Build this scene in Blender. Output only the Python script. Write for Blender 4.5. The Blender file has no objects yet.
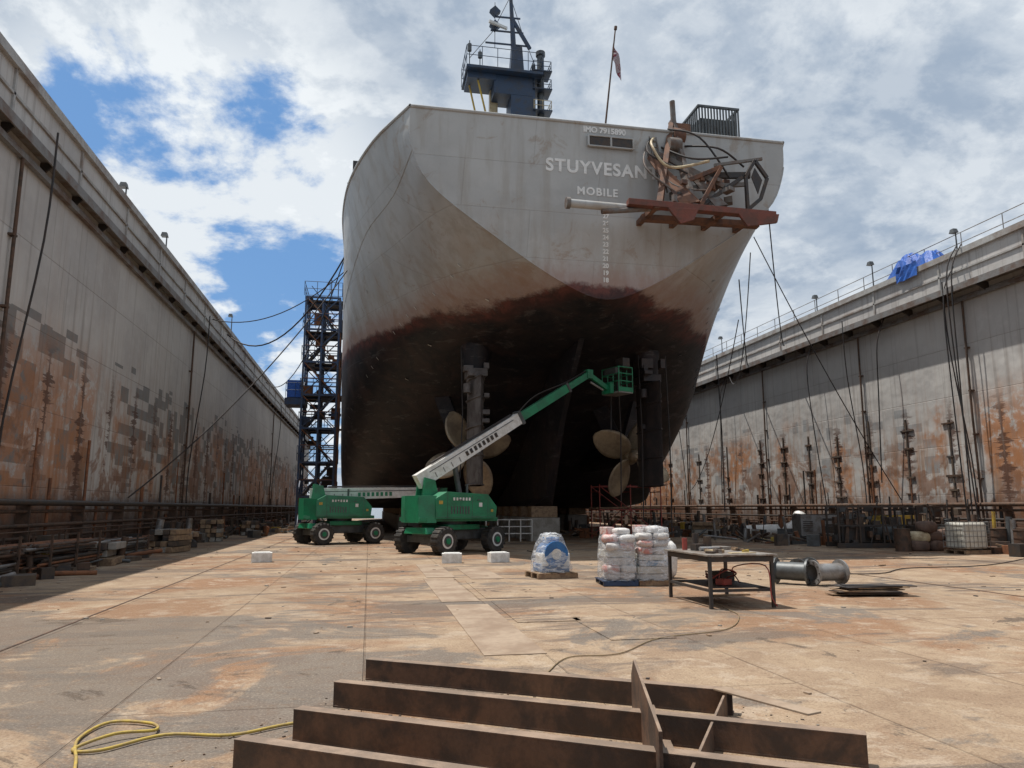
import bpy, bmesh, math, random
from mathutils import Vector, Matrix, Euler
random.seed(7)
S=bpy.context.scene
rad=math.radians
# ---------------------------------------------------------------- node helpers
class NT:
    def __init__(s,tree):
        s.t=tree; s.n=tree.nodes; s.l=tree.links
    def node(s,typ,ins=None,**kw):
        n=s.n.new(typ)
        for k,v in kw.items(): setattr(n,k,v)
        if ins:
            for k,v in ins.items():
                if isinstance(v,bpy.types.NodeSocket): s.l.new(v,n.inputs[k])
                else: n.inputs[k].default_value=v
        return n
    def m(s,op,a,b=0.0,c=0.0,clamp=False):
        n=s.node('ShaderNodeMath',{0:a,1:b,2:c},operation=op,use_clamp=clamp); return n.outputs[0]
    def mix(s,f,a,b,bt='MIX'):
        n=s.n.new('ShaderNodeMix'); n.data_type='RGBA'; n.blend_type=bt
        for i,v in ((0,f),(6,a),(7,b)):
            if isinstance(v,bpy.types.NodeSocket): s.l.new(v,n.inputs[i])
            else:
                n.inputs[i].default_value = v if i==0 else (tuple(v)+(1,))[:4]
        return n.outputs[2]
    def noise(s,vec,scale,detail=4,rough=.55,dist=0.0):
        n=s.node('ShaderNodeTexNoise',{'Vector':vec,'Scale':scale,'Detail':detail,'Roughness':rough,'Distortion':dist}); return n.outputs[0]
    def step(s,v,a,b):
        n=s.node('ShaderNodeMapRange',{0:v,1:a,2:b,3:0.0,4:1.0},interpolation_type='SMOOTHSTEP'); return n.outputs[0]
    def vec(s,x,y,z):
        return s.node('ShaderNodeCombineXYZ',{0:x,1:y,2:z}).outputs[0]
    def scalev(s,v,k):
        return s.node('ShaderNodeVectorMath',{0:v,1:k},operation='MULTIPLY').outputs[0]
def newmat(name):
    m=bpy.data.materials.new(name); m.use_nodes=True
    t=NT(m.node_tree); b=t.n['Principled BSDF']
    co=t.n.new('ShaderNodeTexCoord').outputs['Object']
    return m,t,b,co
def bump(t,b,h,strength=.3,dist=.02):
    n=t.node('ShaderNodeBump',{'Strength':strength,'Distance':dist,'Height':h}); t.l.new(n.outputs[0],b.inputs['Normal'])
def M(name,c1,c2=None,scale=2.0,rough=.6,metal=0.0,lo=.4,hi=.65,bmp=.15,bd=.01,spec=.5,dust=None):
    m,t,b,co=newmat(name)
    if c2 is None: c2=tuple(x*.6 for x in c1)
    n1=t.noise(co,scale,6,.65,.3)
    n2=t.noise(co,scale*9,3,.6)
    col=t.mix(t.step(n1,lo,hi),c1,c2)
    col=t.mix(t.m('MULTIPLY',t.step(n2,.35,.75),.35),col,tuple(x*.5 for x in c1))
    if dust:   # dirt settled on upward-facing faces
        nz=t.node('ShaderNodeSeparateXYZ',{0:t.n.new('ShaderNodeNewGeometry').outputs['True Normal']}).outputs[2]
        col=t.mix(t.m('MULTIPLY',t.step(nz,.6,.95),t.m('MULTIPLY_ADD',t.step(n1,.3,.6),-.35,.8)),col,dust)
    t.l.new(col,b.inputs['Base Color'])
    b.inputs['Roughness'].default_value=rough; b.inputs['Metallic'].default_value=metal
    b.inputs['Specular IOR Level'].default_value=spec
    if bmp: bump(t,b,n2,bmp,bd)
    return m
# ---------------------------------------------------------------- mesh builder
class Ob:
    def __init__(s,name): s.name=name; s.bm=bmesh.new(); s.mats=[]
    def mi(s,mat):
        if mat not in s.mats: s.mats.append(mat)
        return s.mats.index(mat)
    def face(s,vs,mat,smooth=False):
        try: f=s.bm.faces.new(vs)
        except ValueError: return
        f.material_index=s.mi(mat); f.smooth=smooth
    def hexa(s,P,mat):
        v=[s.bm.verts.new(p) for p in P]
        for q in ((0,3,2,1),(4,5,6,7),(0,1,5,4),(1,2,6,5),(2,3,7,6),(3,0,4,7)): s.face([v[i] for i in q],mat)
    def box(s,c,d,mat,rz=0,rot=None,taper=1.0):
        R=rot if rot is not None else Matrix.Rotation(rz,3,'Z')
        x,y,z=d[0]/2,d[1]/2,d[2]/2; c=Vector(c)
        P=[]
        for zz,k in ((-z,1),(z,taper)):
            for a,b in ((-x,-y),(x,-y),(x,y),(-x,y)): P.append(c+R@Vector((a*k,b*k,zz)))
        s.hexa(P,mat)
    def beam(s,p0,p1,w,h,mat,w1=None,h1=None):
        p0,p1=Vector(p0),Vector(p1); d=(p1-p0).normalized()
        up=Vector((0,0,1)) if abs(d.z)<.95 else Vector((0,1,0))
        r=d.cross(up).normalized(); u=r.cross(d)
        w1=w if w1 is None else w1; h1=h if h1 is None else h1
        P=[]
        for p,a,b in ((p0,w,h),(p1,w1,h1)):
            for i,j in ((-1,-1),(1,-1),(1,1),(-1,1)): P.append(p+r*i*a/2+u*j*b/2)
        s.hexa(P,mat)
    def cyl(s,p0,p1,r,mat,r1=None,seg=14,caps=True,inner=None):
        p0,p1=Vector(p0),Vector(p1); d=(p1-p0).normalized(); r1=r if r1 is None else r1
        a=d.orthogonal().normalized(); b=d.cross(a)
        def ring(p,rr): return [s.bm.verts.new(p+(a*math.cos(2*math.pi*i/seg)+b*math.sin(2*math.pi*i/seg))*rr) for i in range(seg)]
        A,B=ring(p0,r),ring(p1,r1)
        for i in range(seg): s.face([A[i],A[(i+1)%seg],B[(i+1)%seg],B[i]],mat,True)
        if inner:
            C,D=ring(p0,inner),ring(p1,inner); A2,B2=ring(p0,r),ring(p1,r1)
            C2,D2=ring(p0,inner),ring(p1,inner)
            for i in range(seg):
                j=(i+1)%seg
                s.face([C[j],C[i],D[i],D[j]],mat,True)
                s.face([A2[j],A2[i],C2[i],C2[j]],mat); s.face([B2[i],B2[j],D2[j],D2[i]],mat)
        elif caps:
            s.face(ring(p0,r)[::-1],mat); s.face(ring(p1,r1),mat)
    def tube(s,pts,r,mat,seg=7,smooth=0):
        pts=[Vector(p) for p in pts]
        if smooth:
            out=[]
            for i in range(len(pts)-1):
                a=pts[max(i-1,0)];b=pts[i];c=pts[i+1];d=pts[min(i+2,len(pts)-1)]
                for k in range(smooth):
                    t=k/smooth
                    out.append(.5*((2*b)+(c-a)*t+(2*a-5*b+4*c-d)*t*t+(3*b-a-3*c+d)*t**3))
            out.append(pts[-1]); pts=out
        rings=[]; prev=None
        for i,p in enumerate(pts):
            d=(pts[min(i+1,len(pts)-1)]-pts[max(i-1,0)]).normalized()
            a=d.orthogonal().normalized() if prev is None else (prev-d*prev.dot(d)).normalized()
            prev=a; b=d.cross(a)
            rings.append([s.bm.verts.new(p+(a*math.cos(2*math.pi*k/seg)+b*math.sin(2*math.pi*k/seg))*r) for k in range(seg)])
        for A,B in zip(rings,rings[1:]):
            for i in range(seg): s.face([A[i],A[(i+1)%seg],B[(i+1)%seg],B[i]],mat,True)
    def grid(s,rows,mat,smooth=True):
        V=[[s.bm.verts.new(p) for p in r] for r in rows]
        for A,B in zip(V,V[1:]):
            for i in range(len(A)-1): s.face([A[i],A[i+1],B[i+1],B[i]],mat,smooth)
        return V
    def bag(s,c,d,mat,rz=0):   # soft rounded lumpy sack
        R=Matrix.Rotation(rz,3,'Z'); c=Vector(c); rows=[]
        ph=random.uniform(0,6)
        for i in range(9):
            th=-math.pi/2+math.pi*i/8; r=[]
            for j in range(17):
                a=2*math.pi*(j%16)/16
                cs,sn=math.cos(a),math.sin(a); q=1/max(abs(cs),abs(sn))**.6
                ct=abs(math.cos(th))**.5; st=math.copysign(abs(math.sin(th))**.7,math.sin(th))
                jit=1+.05*math.sin(3*a+ph+2*th)
                r.append(c+R@Vector((d[0]/2*cs*q*ct*jit*.93,d[1]/2*sn*q*ct*jit*.93,d[2]/2*st*(1+.06*math.sin(2*a+ph)))))
            rows.append(r)
        s.grid(rows,mat,True)
    def prism(s,pts,off,mat):
        off=Vector(off); A=[s.bm.verts.new(p) for p in pts]; B=[s.bm.verts.new(Vector(p)+off) for p in pts]
        n=len(A); s.face(A[::-1],mat); s.face(B,mat)
        for i in range(n): s.face([A[i],A[(i+1)%n],B[(i+1)%n],B[i]],mat)
    def done(s,parent=None,loc=(0,0,0),rz=0,bevel=0,solid=0):
        bmesh.ops.recalc_face_normals(s.bm,faces=s.bm.faces)
        me=bpy.data.meshes.new(s.name); s.bm.to_mesh(me); s.bm.free()
        for m in s.mats: me.materials.append(m)
        o=bpy.data.objects.new(s.name,me); S.collection.objects.link(o)
        o.location=loc; o.rotation_euler=(0,0,rz)
        if parent: o.parent=parent
        if solid:
            md=o.modifiers.new('sol','SOLIDIFY'); md.thickness=solid
        if bevel:
            md=o.modifiers.new('bev','BEVEL'); md.width=bevel; md.segments=2; md.limit_method='ANGLE'; md.angle_limit=rad(40)
        return o
def empty(name,loc=(0,0,0),rz=0,sc=1):
    e=bpy.data.objects.new(name,None); S.collection.objects.link(e); e.location=loc; e.rotation_euler=(0,0,rz); e.scale=(sc,sc,sc); return e
# ---------------------------------------------------------------- materials
steel_rust=M('rusty_steel',(.13,.075,.05),(.06,.045,.035),4,.75,.2)
orange_rust=M('orange_rust',(.27,.11,.05),(.13,.06,.035),4,.8,.1)
beam_rust=M('beam_rust',(.15,.085,.055),(.06,.042,.034),3.2,.65,.1,lo=.38,hi=.6,bmp=.6,dust=(.36,.27,.20))
dark_steel=M('dark_steel',(.05,.047,.047),(.08,.055,.04),3,.6,.3)
grey_steel=M('grey_steel',(.30,.30,.30),(.17,.14,.12),3,.5,.4)
white_p=M('white_paint',(.78,.78,.76),(.6,.58,.54),3,.45)
letter=M('letter_paint',(.82,.82,.80),(.7,.7,.68),3,.5,bmp=0)
green_p=M('green_paint',(.018,.23,.11),(.022,.15,.08),2,.35,bmp=.05,dust=(.10,.27,.17))
black_r=M('black_rubber',(.03,.029,.028),(.075,.065,.055),4,.85)
blue_p=M('blue_paint',(.025,.06,.14),(.04,.04,.06),2,.5)
navy_p=M('navy_paint',(.025,.05,.10),(.04,.045,.06),2,.5)
yellow_p=M('yellow_paint',(.55,.38,.06),(.35,.22,.05),3,.5)
cream_p=M('cream_paint',(.6,.5,.32),(.35,.25,.15),3,.5)
red_p=M('red_paint',(.4,.07,.055),(.22,.06,.05),3,.5)
wood=M('wood',(.33,.23,.14),(.19,.12,.08),6,.8)
concrete=M('concrete',(.36,.34,.31),(.24,.22,.19),2,.9,bmp=.3)
bronze=M('bronze',(.42,.33,.22),(.25,.19,.14),1.5,.45,.35)
cable_m=M('cable_rubber',(.025,.025,.027),(.05,.035,.03),2,.7)
hose_y=M('yellow_hose',(.5,.36,.07),(.32,.23,.10),8,.7)
hose_b=M('brown_hose',(.26,.19,.10),(.2,.14,.09),8,.8)
tarp_b=M('blue_tarp',(.02,.12,.5),(.02,.07,.3),2,.5,bmp=.4,bd=.05)
foam=M('white_block',(.8,.8,.78),(.6,.59,.55),5,.8)
plastic_w=M('translucent_plastic',(.68,.68,.62),(.55,.53,.46),2,.35)
wrap_b=M('blue_wrap',(.16,.30,.48),(.6,.64,.68),3,.2,lo=.42,hi=.52,bmp=.6,bd=.03)
carton=M('carton',(.45,.36,.28),(.38,.27,.2),3,.7)
bagM=M('white_sack',(.72,.71,.69),(.55,.52,.5),5,.6,bmp=.5,bd=.03)
redbox=M('pink_sack',(.55,.25,.22),(.66,.58,.55),4,.6,lo=.42,hi=.55,bmp=.4,bd=.03)
grey_d=M('graphite',(.11,.12,.125),(.07,.07,.07),3,.5,.3)
brownbag=M('brown_sack',(.16,.10,.075),(.09,.06,.05),5,.85,bmp=.5,bd=.03)

def floor_mat():
    m,t,b,co=newmat('dock_floor_steel')
    sx=t.node('ShaderNodeSeparateXYZ',{0:co}).outputs
    n1=t.noise(co,.22,8,.66,.5); n2=t.noise(co,.9,9,.72,.7); n3=t.noise(co,6,6,.75); n4=t.noise(co,40,3,.7)
    n5=t.noise(t.scalev(co,(.3,1.2,1)),.5,8,.68,.8); n8=t.noise(t.vec(sx[0],sx[1],21.0),2.3,8,.75,.4)
    c=t.mix(t.step(n2,.38,.62),(.40,.30,.205),(.30,.21,.14))
    c=t.mix(t.m('MULTIPLY',t.step(n1,.48,.57),.8),c,(.26,.135,.07))
    c=t.mix(t.m('MULTIPLY',t.step(n8,.52,.61),.6),c,(.47,.38,.29))
    c=t.mix(t.m('MULTIPLY',t.step(n5,.52,.59),.8),c,(.125,.10,.085))
    n6=t.noise(t.vec(sx[0],sx[1],7.3),.28,9,.68,.9)
    near=t.m('SUBTRACT',1.0,t.step(t.node('ShaderNodeVectorMath',{0:co,1:(-4.5,8.0,0)},operation='DISTANCE').outputs['Value'],2.5,8.0))
    g=t.step(t.m('ADD',n6,t.m('MULTIPLY',near,.12)),.55,.61)
    c=t.mix(t.m('MULTIPLY',g,.8),c,(.15,.135,.12))
    ns=t.noise(t.vec(sx[0],sx[1],33.0),.75,7,.7,1.2)
    c=t.mix(t.m('MULTIPLY',t.step(ns,.60,.65),.75),c,(.07,.055,.045))     # oil / damp spots, also painted darkening standing in for the ship's shadow
    c=t.mix(t.m('MULTIPLY',t.step(n3,.50,.70),.55),c,(.17,.105,.065))
    c=t.mix(t.m('MULTIPLY',t.step(n4,.5,.70),.5),c,(.12,.085,.06))
    c=t.mix(t.m('MULTIPLY',t.step(n4,.5,.3),.35),c,(.52,.43,.34))
    br=t.node('ShaderNodeTexBrick',{'Vector':t.vec(sx[1],sx[0],0.0),'Color1':(0,0,0,1),'Color2':(1,1,1,1),'Mortar':(.5,.5,.5,1),'Scale':1.0,'Mortar Size':.014,'Brick Width':7.0,'Row Height':2.1,'Mortar Smooth':.6},offset=.5)
    seam=br.outputs['Fac']
    c=t.mix(t.m('MULTIPLY',br.outputs['Color'],.2),c,(.2,.14,.09))
    c=t.mix(t.m('MULTIPLY',seam,t.m('MULTIPLY',t.step(n2,.4,.6),.5)),c,(.1,.06,.04))
    t.l.new(c,b.inputs['Base Color'])
    t.l.new(t.m('MULTIPLY_ADD',n2,-.4,1.0),b.inputs['Roughness'])
    b.inputs['Specular IOR Level'].default_value=.25
    h=t.m('ADD',t.m('MULTIPLY',n3,1.0),t.m('ADD',t.m('MULTIPLY',n4,.4),t.m('MULTIPLY',seam,-.8)))
    h=t.m('ADD',h,t.m('MULTIPLY',n2,1.6))
    bump(t,b,h,.8,.04)
    return m
def wall_mat(name,right):
    m,t,b,co=newmat(name)
    sx=t.node('ShaderNodeSeparateXYZ',{0:co}).outputs; Y,Z=sx[1],sx[2]
    n1=t.noise(t.vec(Y,Z,1.0),.25,6,.6,.3); n2=t.noise(t.vec(Y,Z,4.0),2.2,7,.72)
    c=t.mix(t.step(n1,.35,.65),(.56,.55,.53),(.45,.44,.43))
    c=t.mix(t.m('MULTIPLY',t.step(n2,.45,.75),.35),c,(.62,.61,.59))
    br=t.node('ShaderNodeTexBrick',{'Vector':t.vec(Y,Z,0.0),'Color1':(0,0,0,1),'Color2':(1,1,1,1),'Mortar':(.5,.5,.5,1),'Scale':1.0,'Mortar Size':.02,'Brick Width':6.0,'Row Height':2.3,'Mortar Smooth':.6},offset=.0)
    c=t.mix(t.m('MULTIPLY',br.outputs['Color'],.16),c,(.3,.3,.31))
    pm=None
    for (cw,ch,dz,sd_) in ((.95,.42,.0,0.0),(.6,.75,.3,5.0)):
        sn=t.node('ShaderNodeVectorMath',{0:t.vec(Y,t.m('ADD',Z,dz),sd_),1:(cw,ch,1.0)},operation='SNAP').outputs[0]
        wn=t.node('ShaderNodeTexWhiteNoise',{'Vector':sn},noise_dimensions='3D').outputs['Value']
        zone=t.noise(t.scalev(sn,(1,1.6,1)),.16,2,.5); zb=t.m('MULTIPLY',t.step(Z,2.0,3.4),t.m('SUBTRACT',1.0,t.step(Z,6.2,7.8)))
        dens=t.m('MULTIPLY',t.step(zone,.43,.54),zb)
        q=t.m('LESS_THAN',wn,t.m('MULTIPLY',dens,.16 if right else .45))
        pm=q if pm is None else t.m('MAXIMUM',pm,q)
    c=t.mix(t.m('MULTIPLY',pm,t.m('MULTIPLY_ADD',n2,-.3,.98)),c,(.16,.17,.175) if not right else (.28,.29,.30))
    per=2.9
    fr=t.m('ABSOLUTE',t.m('SUBTRACT',t.m('FRACT',t.m('DIVIDE',Y,per)),.5)); d=t.m('MULTIPLY',fr,per)
    nz=t.noise(t.vec(t.m('MULTIPLY',Y,.3),t.m('MULTIPLY',Z,2.8),2.0),1.0,5,.75)
    wd=t.m('MULTIPLY',t.step(nz,.44,.68),.6)
    gate=t.step(t.noise(t.vec(Y,t.m('MULTIPLY',Z,.35),9.0),.35,2,.5),.36,.48)
    zb2=t.m('MULTIPLY',t.step(Z,.6,1.6),t.m('SUBTRACT',1.0,t.step(Z,5.6,7.2)))
    fm=t.m('MULTIPLY',t.m('LESS_THAN',d,t.m('ADD',.05,wd)),t.m('MULTIPLY',gate,zb2))
    st=t.noise(t.vec(t.m('MULTIPLY',Y,2.2),t.m('MULTIPLY',Z,.16),0.0),1.0,5,.65,.2)
    big=t.noise(t.vec(Y,Z,3.0),.13,5,.62,.3)
    zl=t.m('SUBTRACT',1.0,t.step(Z,2.5,9.0))
    s1=t.m('MULTIPLY',t.step(st,.47,.63),t.m('ADD',.10,zl))
    c=t.mix(t.m('MULTIPLY',s1,.7,clamp=True),c,(.31,.165,.085))
    zr=t.m('SUBTRACT',1.0,t.step(Z,5.0,8.0))
    rr=t.m('MULTIPLY',t.step(big,.46,.53),t.m('MULTIPLY',t.step(n2,.36,.52),zr))
    c=t.mix(t.m('MULTIPLY',rr,.92 if right else .7),c,(.42,.19,.085))
    rr2=t.m('MULTIPLY',t.step(t.noise(t.vec(Y,Z,13.0),.5,6,.7,.5),.51,.58),t.m('SUBTRACT',1.0,t.step(Z,3.2,7.0)))
    c=t.mix(t.m('MULTIPLY',rr2,.75),c,(.23,.115,.065))
    c=t.mix(t.m('MULTIPLY',fm,.85),c,(.10,.05,.035))
    base=t.m('SUBTRACT',1.0,t.step(t.m('ADD',Z,t.m('MULTIPLY',n2,2.4)),1.8,4.3))
    c=t.mix(t.m('MULTIPLY',base,.88),c,(.115,.062,.042))
    st2=t.noise(t.vec(t.m('MULTIPLY',Y,4.0),t.m('MULTIPLY',Z,.1),5.0),1.0,3,.6)
    c=t.mix(t.m('MULTIPLY',t.step(st2,.53,.68),.4),c,(.22,.20,.185))
    c=t.mix(t.m('MULTIPLY',br.outputs['Fac'],.35),c,(.2,.15,.12))
    t.l.new(c,b.inputs['Base Color']); b.inputs['Roughness'].default_value=.7
    b.inputs['Specular IOR Level'].default_value=.25
    dent=t.noise(t.vec(Y,Z,0.0),.9,2,.5)
    bump(t,b,t.m('ADD',t.m('MULTIPLY',dent,3.0),t.m('SUBTRACT',t.m('MULTIPLY',n2,.3),br.outputs['Fac'])),.5,.04)
    return m
def hull_mat():
    m,t,b,co=newmat('hull_paint')
    sx=t.node('ShaderNodeSeparateXYZ',{0:co}).outputs; X,Y,Z=sx
    n1=t.noise(co,.22,6,.6,.3); n2=t.noise(co,1.4,7,.7,.4); n3=t.noise(co,9,3,.6)
    st=t.noise(t.vec(t.m('MULTIPLY',X,1.6),t.m('MULTIPLY',Y,1.6),t.m('MULTIPLY',Z,.12)),1.0,5,.6)
    g=t.mix(t.step(n1,.35,.65),(.47,.475,.465),(.38,.385,.38))
    g=t.mix(t.m('MULTIPLY',t.step(st,.47,.66),.4),g,(.30,.265,.22))
    g=t.mix(t.m('MULTIPLY',t.step(n2,.5,.75),.3),g,(.54,.53,.51))
    g=t.mix(t.m('MULTIPLY',t.step(t.noise(co,.7,6,.72,1.),.57,.65),.5),g,(.31,.24,.18))
    br=t.node('ShaderNodeTexBrick',{'Vector':t.vec(t.m('ADD',X,t.m('MULTIPLY',Y,.9)),Z,0.0),'Color1':(0,0,0,1),'Color2':(1,1,1,1),'Mortar':(.5,.5,.5,1),'Scale':1.0,'Mortar Size':.02,'Brick Width':5.5,'Row Height':1.9,'Mortar Smooth':.5})
    g=t.mix(t.m('MULTIPLY',br.outputs['Color'],.10),g,(.25,.25,.25))
    g=t.mix(t.m('MULTIPLY',br.outputs['Fac'],.25),g,(.22,.19,.17))
    # dark scrape patch high on the transom and warm rust wash above the boot top
    wash=t.m('MULTIPLY',t.m('SUBTRACT',1.0,t.step(Z,10.5,14.0)),t.step(t.noise(t.scalev(co,(1,1,.35)),.9,6,.7,.3),.42,.6))
    g=t.mix(t.m('MULTIPLY',wash,.45),g,(.33,.24,.17))
    k=t.mix(t.step(n2,.4,.6),(.013,.013,.017),(.024,.020,.022))
    k=t.mix(t.m('MULTIPLY',t.step(t.noise(co,.35,7,.7,.6),.5,.60),.6),k,(.05,.032,.03))
    k=t.mix(t.m('MULTIPLY',t.step(t.noise(co,3,6,.8),.60,.70),.6),k,(.13,.12,.115))
    k=t.mix(t.m('MULTIPLY',t.step(t.noise(t.scalev(co,(1,1,4)),.8,6,.75,.4),.57,.63),.5),k,(.10,.095,.095))
    n9=t.noise(co,.30,4,.6,.3)
    rd=t.mix(t.step(n2,.38,.58),(.14,.05,.042),(.055,.026,.025))
    zz=t.m('ADD',Z,t.m('ADD',t.m('MULTIPLY',t.m('SUBTRACT',n2,.5),.55),t.m('ADD',t.m('MULTIPLY',t.m('SUBTRACT',n9,.5),1.2),t.m('MULTIPLY',t.m('SUBTRACT',n3,.5),.25))))
    c=t.mix(t.step(zz,9.75,10.15),k,rd)
    gr=t.mix(.5,g,(.30,.16,.13))
    c=t.mix(t.step(zz,10.2,10.5),c,gr)
    c=t.mix(t.step(zz,10.5,11.6),c,g)
    t.l.new(c,b.inputs['Base Color']); b.inputs['Roughness'].default_value=.55
    b.inputs['Specular IOR Level'].default_value=.3
    bump(t,b,t.m('ADD',t.m('MULTIPLY',t.noise(co,.8,2,.5),2.8),t.m('SUBTRACT',t.m('MULTIPLY',n3,.2),t.m('MULTIPLY',br.outputs['Fac'],.6))),.4,.045)
    return m
floorM=floor_mat(); wallL=wall_mat('dock_wall_paint_port',False); wallR=wall_mat('dock_wall_paint_starboard',True); hullM=hull_mat()
ledgeM=M('ledge_paint',(.22,.22,.22),(.14,.09,.065),1.2,.7)
lipM=M('lip_paint',(.42,.42,.41),(.25,.20,.17),.8,.7)
plateM=M('deck_plate',(.36,.275,.20),(.25,.175,.12),1.3,.75,bmp=.4)
dirtM=M('scrap',(.12,.085,.06),(.05,.045,.045),3,.8)
# ---------------------------------------------------------------- water + floor
XL,XR=-9.8,27.0; Y0,Y1=-14,124; HT=13.7
wm,t,b,co=newmat('water'); b.inputs['Base Color'].default_value=(.03,.05,.05,1); b.inputs['Roughness'].default_value=.12
bump(t,b,t.noise(co,.6,5,.6),.6,.2)
o=Ob('water'); o.grid([[(-3000,-3000,-2.5),(3000,-3000,-2.5)],[(-3000,3000,-2.5),(3000,3000,-2.5)]],wm,False); o.done()
o=Ob('dock_floor'); 
o.box(((XL+XR)/2,(Y0+Y1)/2,-1.5),(XR-XL+9.0,Y1-Y0,3.0),floorM); o.done()
o=Ob('floor_plates')
for (x,y,w,l) in ((1.75,11.2,.75,4.6),(2.75,12.6,1.0,2.6),(1.7,16.2,.7,4.5),(2.7,16.0,.9,3.4),(1.8,21.0,.7,4.4),(3.6,10.6,.9,2.0),(2.9,20,.8,3.5)):
    o.box((x,y,.006),(w,l,.010),floorM if w>.85 else plateM,rz=random.uniform(-.01,.01))
for x in (-4.3,12.5,19.5): o.box((x,50,.005),(.035,128,.008),steel_rust)
o.done(bevel=.003)
# ---------------------------------------------------------------- wing walls
def wall(side):
    s=-1 if side=='L' else 1; x=XL if side=='L' else XR; mt=wallL if side=='L' else wallR
    e=empty('dock_wing_wall')
    o=Ob('wall_body'); o.box((x+s*2.25,(Y0+Y1)/2,HT/2),(4.5,Y1-Y0,HT),mt); o.done(e)
    o=Ob('walkway_ledge'); w=.42 if side=='L' else .8
    o.box((x-s*w/2,(Y0+Y1)/2,11.78),(w,Y1-Y0,.10),ledgeM)
    o.box((x-s*(w-.02),(Y0+Y1)/2,11.70),(.05,Y1-Y0,.30),ledgeM)
    o.box((x-s*.10,(Y0+Y1)/2,11.3),(.16,Y1-Y0,.18),ledgeM)
    y=Y0+.6
    while y<Y1:
        o.prism([(x+.0,y,11.7),(x-s*(w-.08),y,11.7),(x-s*(w-.08),y,11.62),(x,y,11.25)],(0,.06,0),dark_steel); y+=2.4
    o.done(e)
    o=Ob('top_lip'); o.box((x-s*.06,(Y0+Y1)/2,HT-.1),(.16,Y1-Y0,.28),lipM)
    o.box((x-s*.03,(Y0+Y1)/2,12.75),(.07,Y1-Y0,.08),lipM)
    y=Y0+1
    while y<Y1: o.box((x-s*.03,y,12.75),(.07,.10,1.7),lipM); y+=4.8
    o.done(e)
    o=Ob('top_railing'); y=Y0 
    xo=x+s*(1.6 if side=='L' else .5)
    while y<Y1:
        o.cyl((xo,y,HT),(xo,y,HT+1.05),.025,grey_steel,seg=6); y+=2.4
    for z in (.55,1.05): o.cyl((xo,Y0,HT+z),(xo,Y1,HT+z),.022,grey_steel,seg=6)
    o.done(e)
    o=Ob('service_pipes'); 
    for z,r,dx in ((.45,.09,.35),(.85,.05,.3),(1.2,.06,.35),(1.6,.05,.3),(1.85,.09,.4)):
        o.cyl((x-s*dx,Y0,z),(x-s*dx,Y1,z),r,random.choice([steel_rust,dark_steel,orange_rust]),seg=8)
    y=Y0+.5
    while y<Y1:
        o.box((x-s*.22,y,.95),(.36,.07,1.9),steel_rust)
        for q in range(3):
            if random.random()<.5: o.cyl((x-s*.25,y+q*1.2+.3,0),(x-s*.25,y+q*1.2+.3,random.choice([1.9,2.6,1.4,3.2,4.0])),random.choice([.03,.05,.07]),random.choice([dark_steel,orange_rust]),seg=8)
        if random.random()<.6: o.box((x-s*.45,y+1.2+random.random(),.4),(random.uniform(.3,.7),random.uniform(.3,1.2),random.uniform(.4,1.3)),random.choice([dirtM,dark_steel]))
        y+=4.1
    o.done(e)
    o=Ob('base_railing'); y=Y0
    while y<Y1: o.cyl((x-s*1.0,y,0),(x-s*1.0,y,1.1),.025,steel_rust,seg=6); y+=2.4
    for z in ((.55,1.08) if side=='R' else (1.08,)): o.cyl((x-s*1.0,Y0,z),(x-s*1.0,Y1,z),.02,steel_rust,seg=6)
    o.done(e)
    o=Ob('draft_pipes')
    ys=(21.3,42,77) if side=='L' else (24.3,28.9,36.5,47,60,75,92)
    for y in ys:
        o.tube([(x-s*.12,y,1),(x-s*.12,y+.05,6),(x-s*.14,y-.05,11.2)],.05,steel_rust)
        if random.random()<.6: o.tube([(x-s*.8,y+.3,12.2),(x-s*.74,y+.3,9),(x-s*.3,y+.15,4),(x-s*.35,y,1.2)],.03,cable_m,smooth=4)
        for z in (3,5,7,9): o.box((x-s*.08,y,z),(.16,.22,.06),steel_rust)
    o.done(e)
    return e
wall('L'); wall('R')
o=Ob('wall_ladder_bars')
for y in (30.5,33.4,36.3,39.2,42.1,45,48,53,58,64):
    o.box((XR-.03,y,4.0),(.06,.09,random.uniform(3.6,5.2)),dirtM)
    for z in (2.4,3.2,4.0,4.8,5.6):
        if random.random()<.8: o.box((XR-.04,y+random.uniform(-.1,.1),z+random.uniform(-.15,.15)),(.08,random.uniform(.3,1.0),random.uniform(.05,.1)),random.choice([dirtM,steel_rust]))
o.done()
o=Ob('hanging_hoses')
for (y,z0,z1,dy) in ((28.6,13.9,1.2,.4),(28.9,13.9,1.0,-.2),(29.2,13.0,1.3,.1),(24.2,12,1.0,-1.5),(34,12,3,.8),(40.5,12,1.5,-.8),(52,12,2,1)):
    o.tube([(26.9,y,z0),(26.2,y,z0-1.6),(26.2,y+dy*.3,(z0+z1)/2),(26.4,y+dy,z1)],.032,cable_m,smooth=5)
o.done()
def lamp(x,y,h):
    e=empty('lamp_post',(x,y,HT))
    o=Ob('pole'); o.cyl((0,0,0),(0,0,h),.04,grey_d,r1=.03,seg=8); o.cyl((0,0,0),(0,0,.12),.14,grey_d,seg=8); o.done(e)
    o=Ob('lamp_head'); o.box((-.1,0,h+.02),(.3,.3,.2),grey_d,taper=.7); o.done(e)
for a in ((27.5,35.6,1.6),(27.5,41,1.2),(27.5,54,1.5),(27.5,29.5,1.2),(27.5,70,1.6),(-10.0,30.5,.8),(-10.0,36.6,1.0),(-10.0,54,1.5)): lamp(*a)
e=empty('tarpaulin_cover',(27.7,32.3,HT)); o=Ob('cloth')
rows=[]
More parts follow.
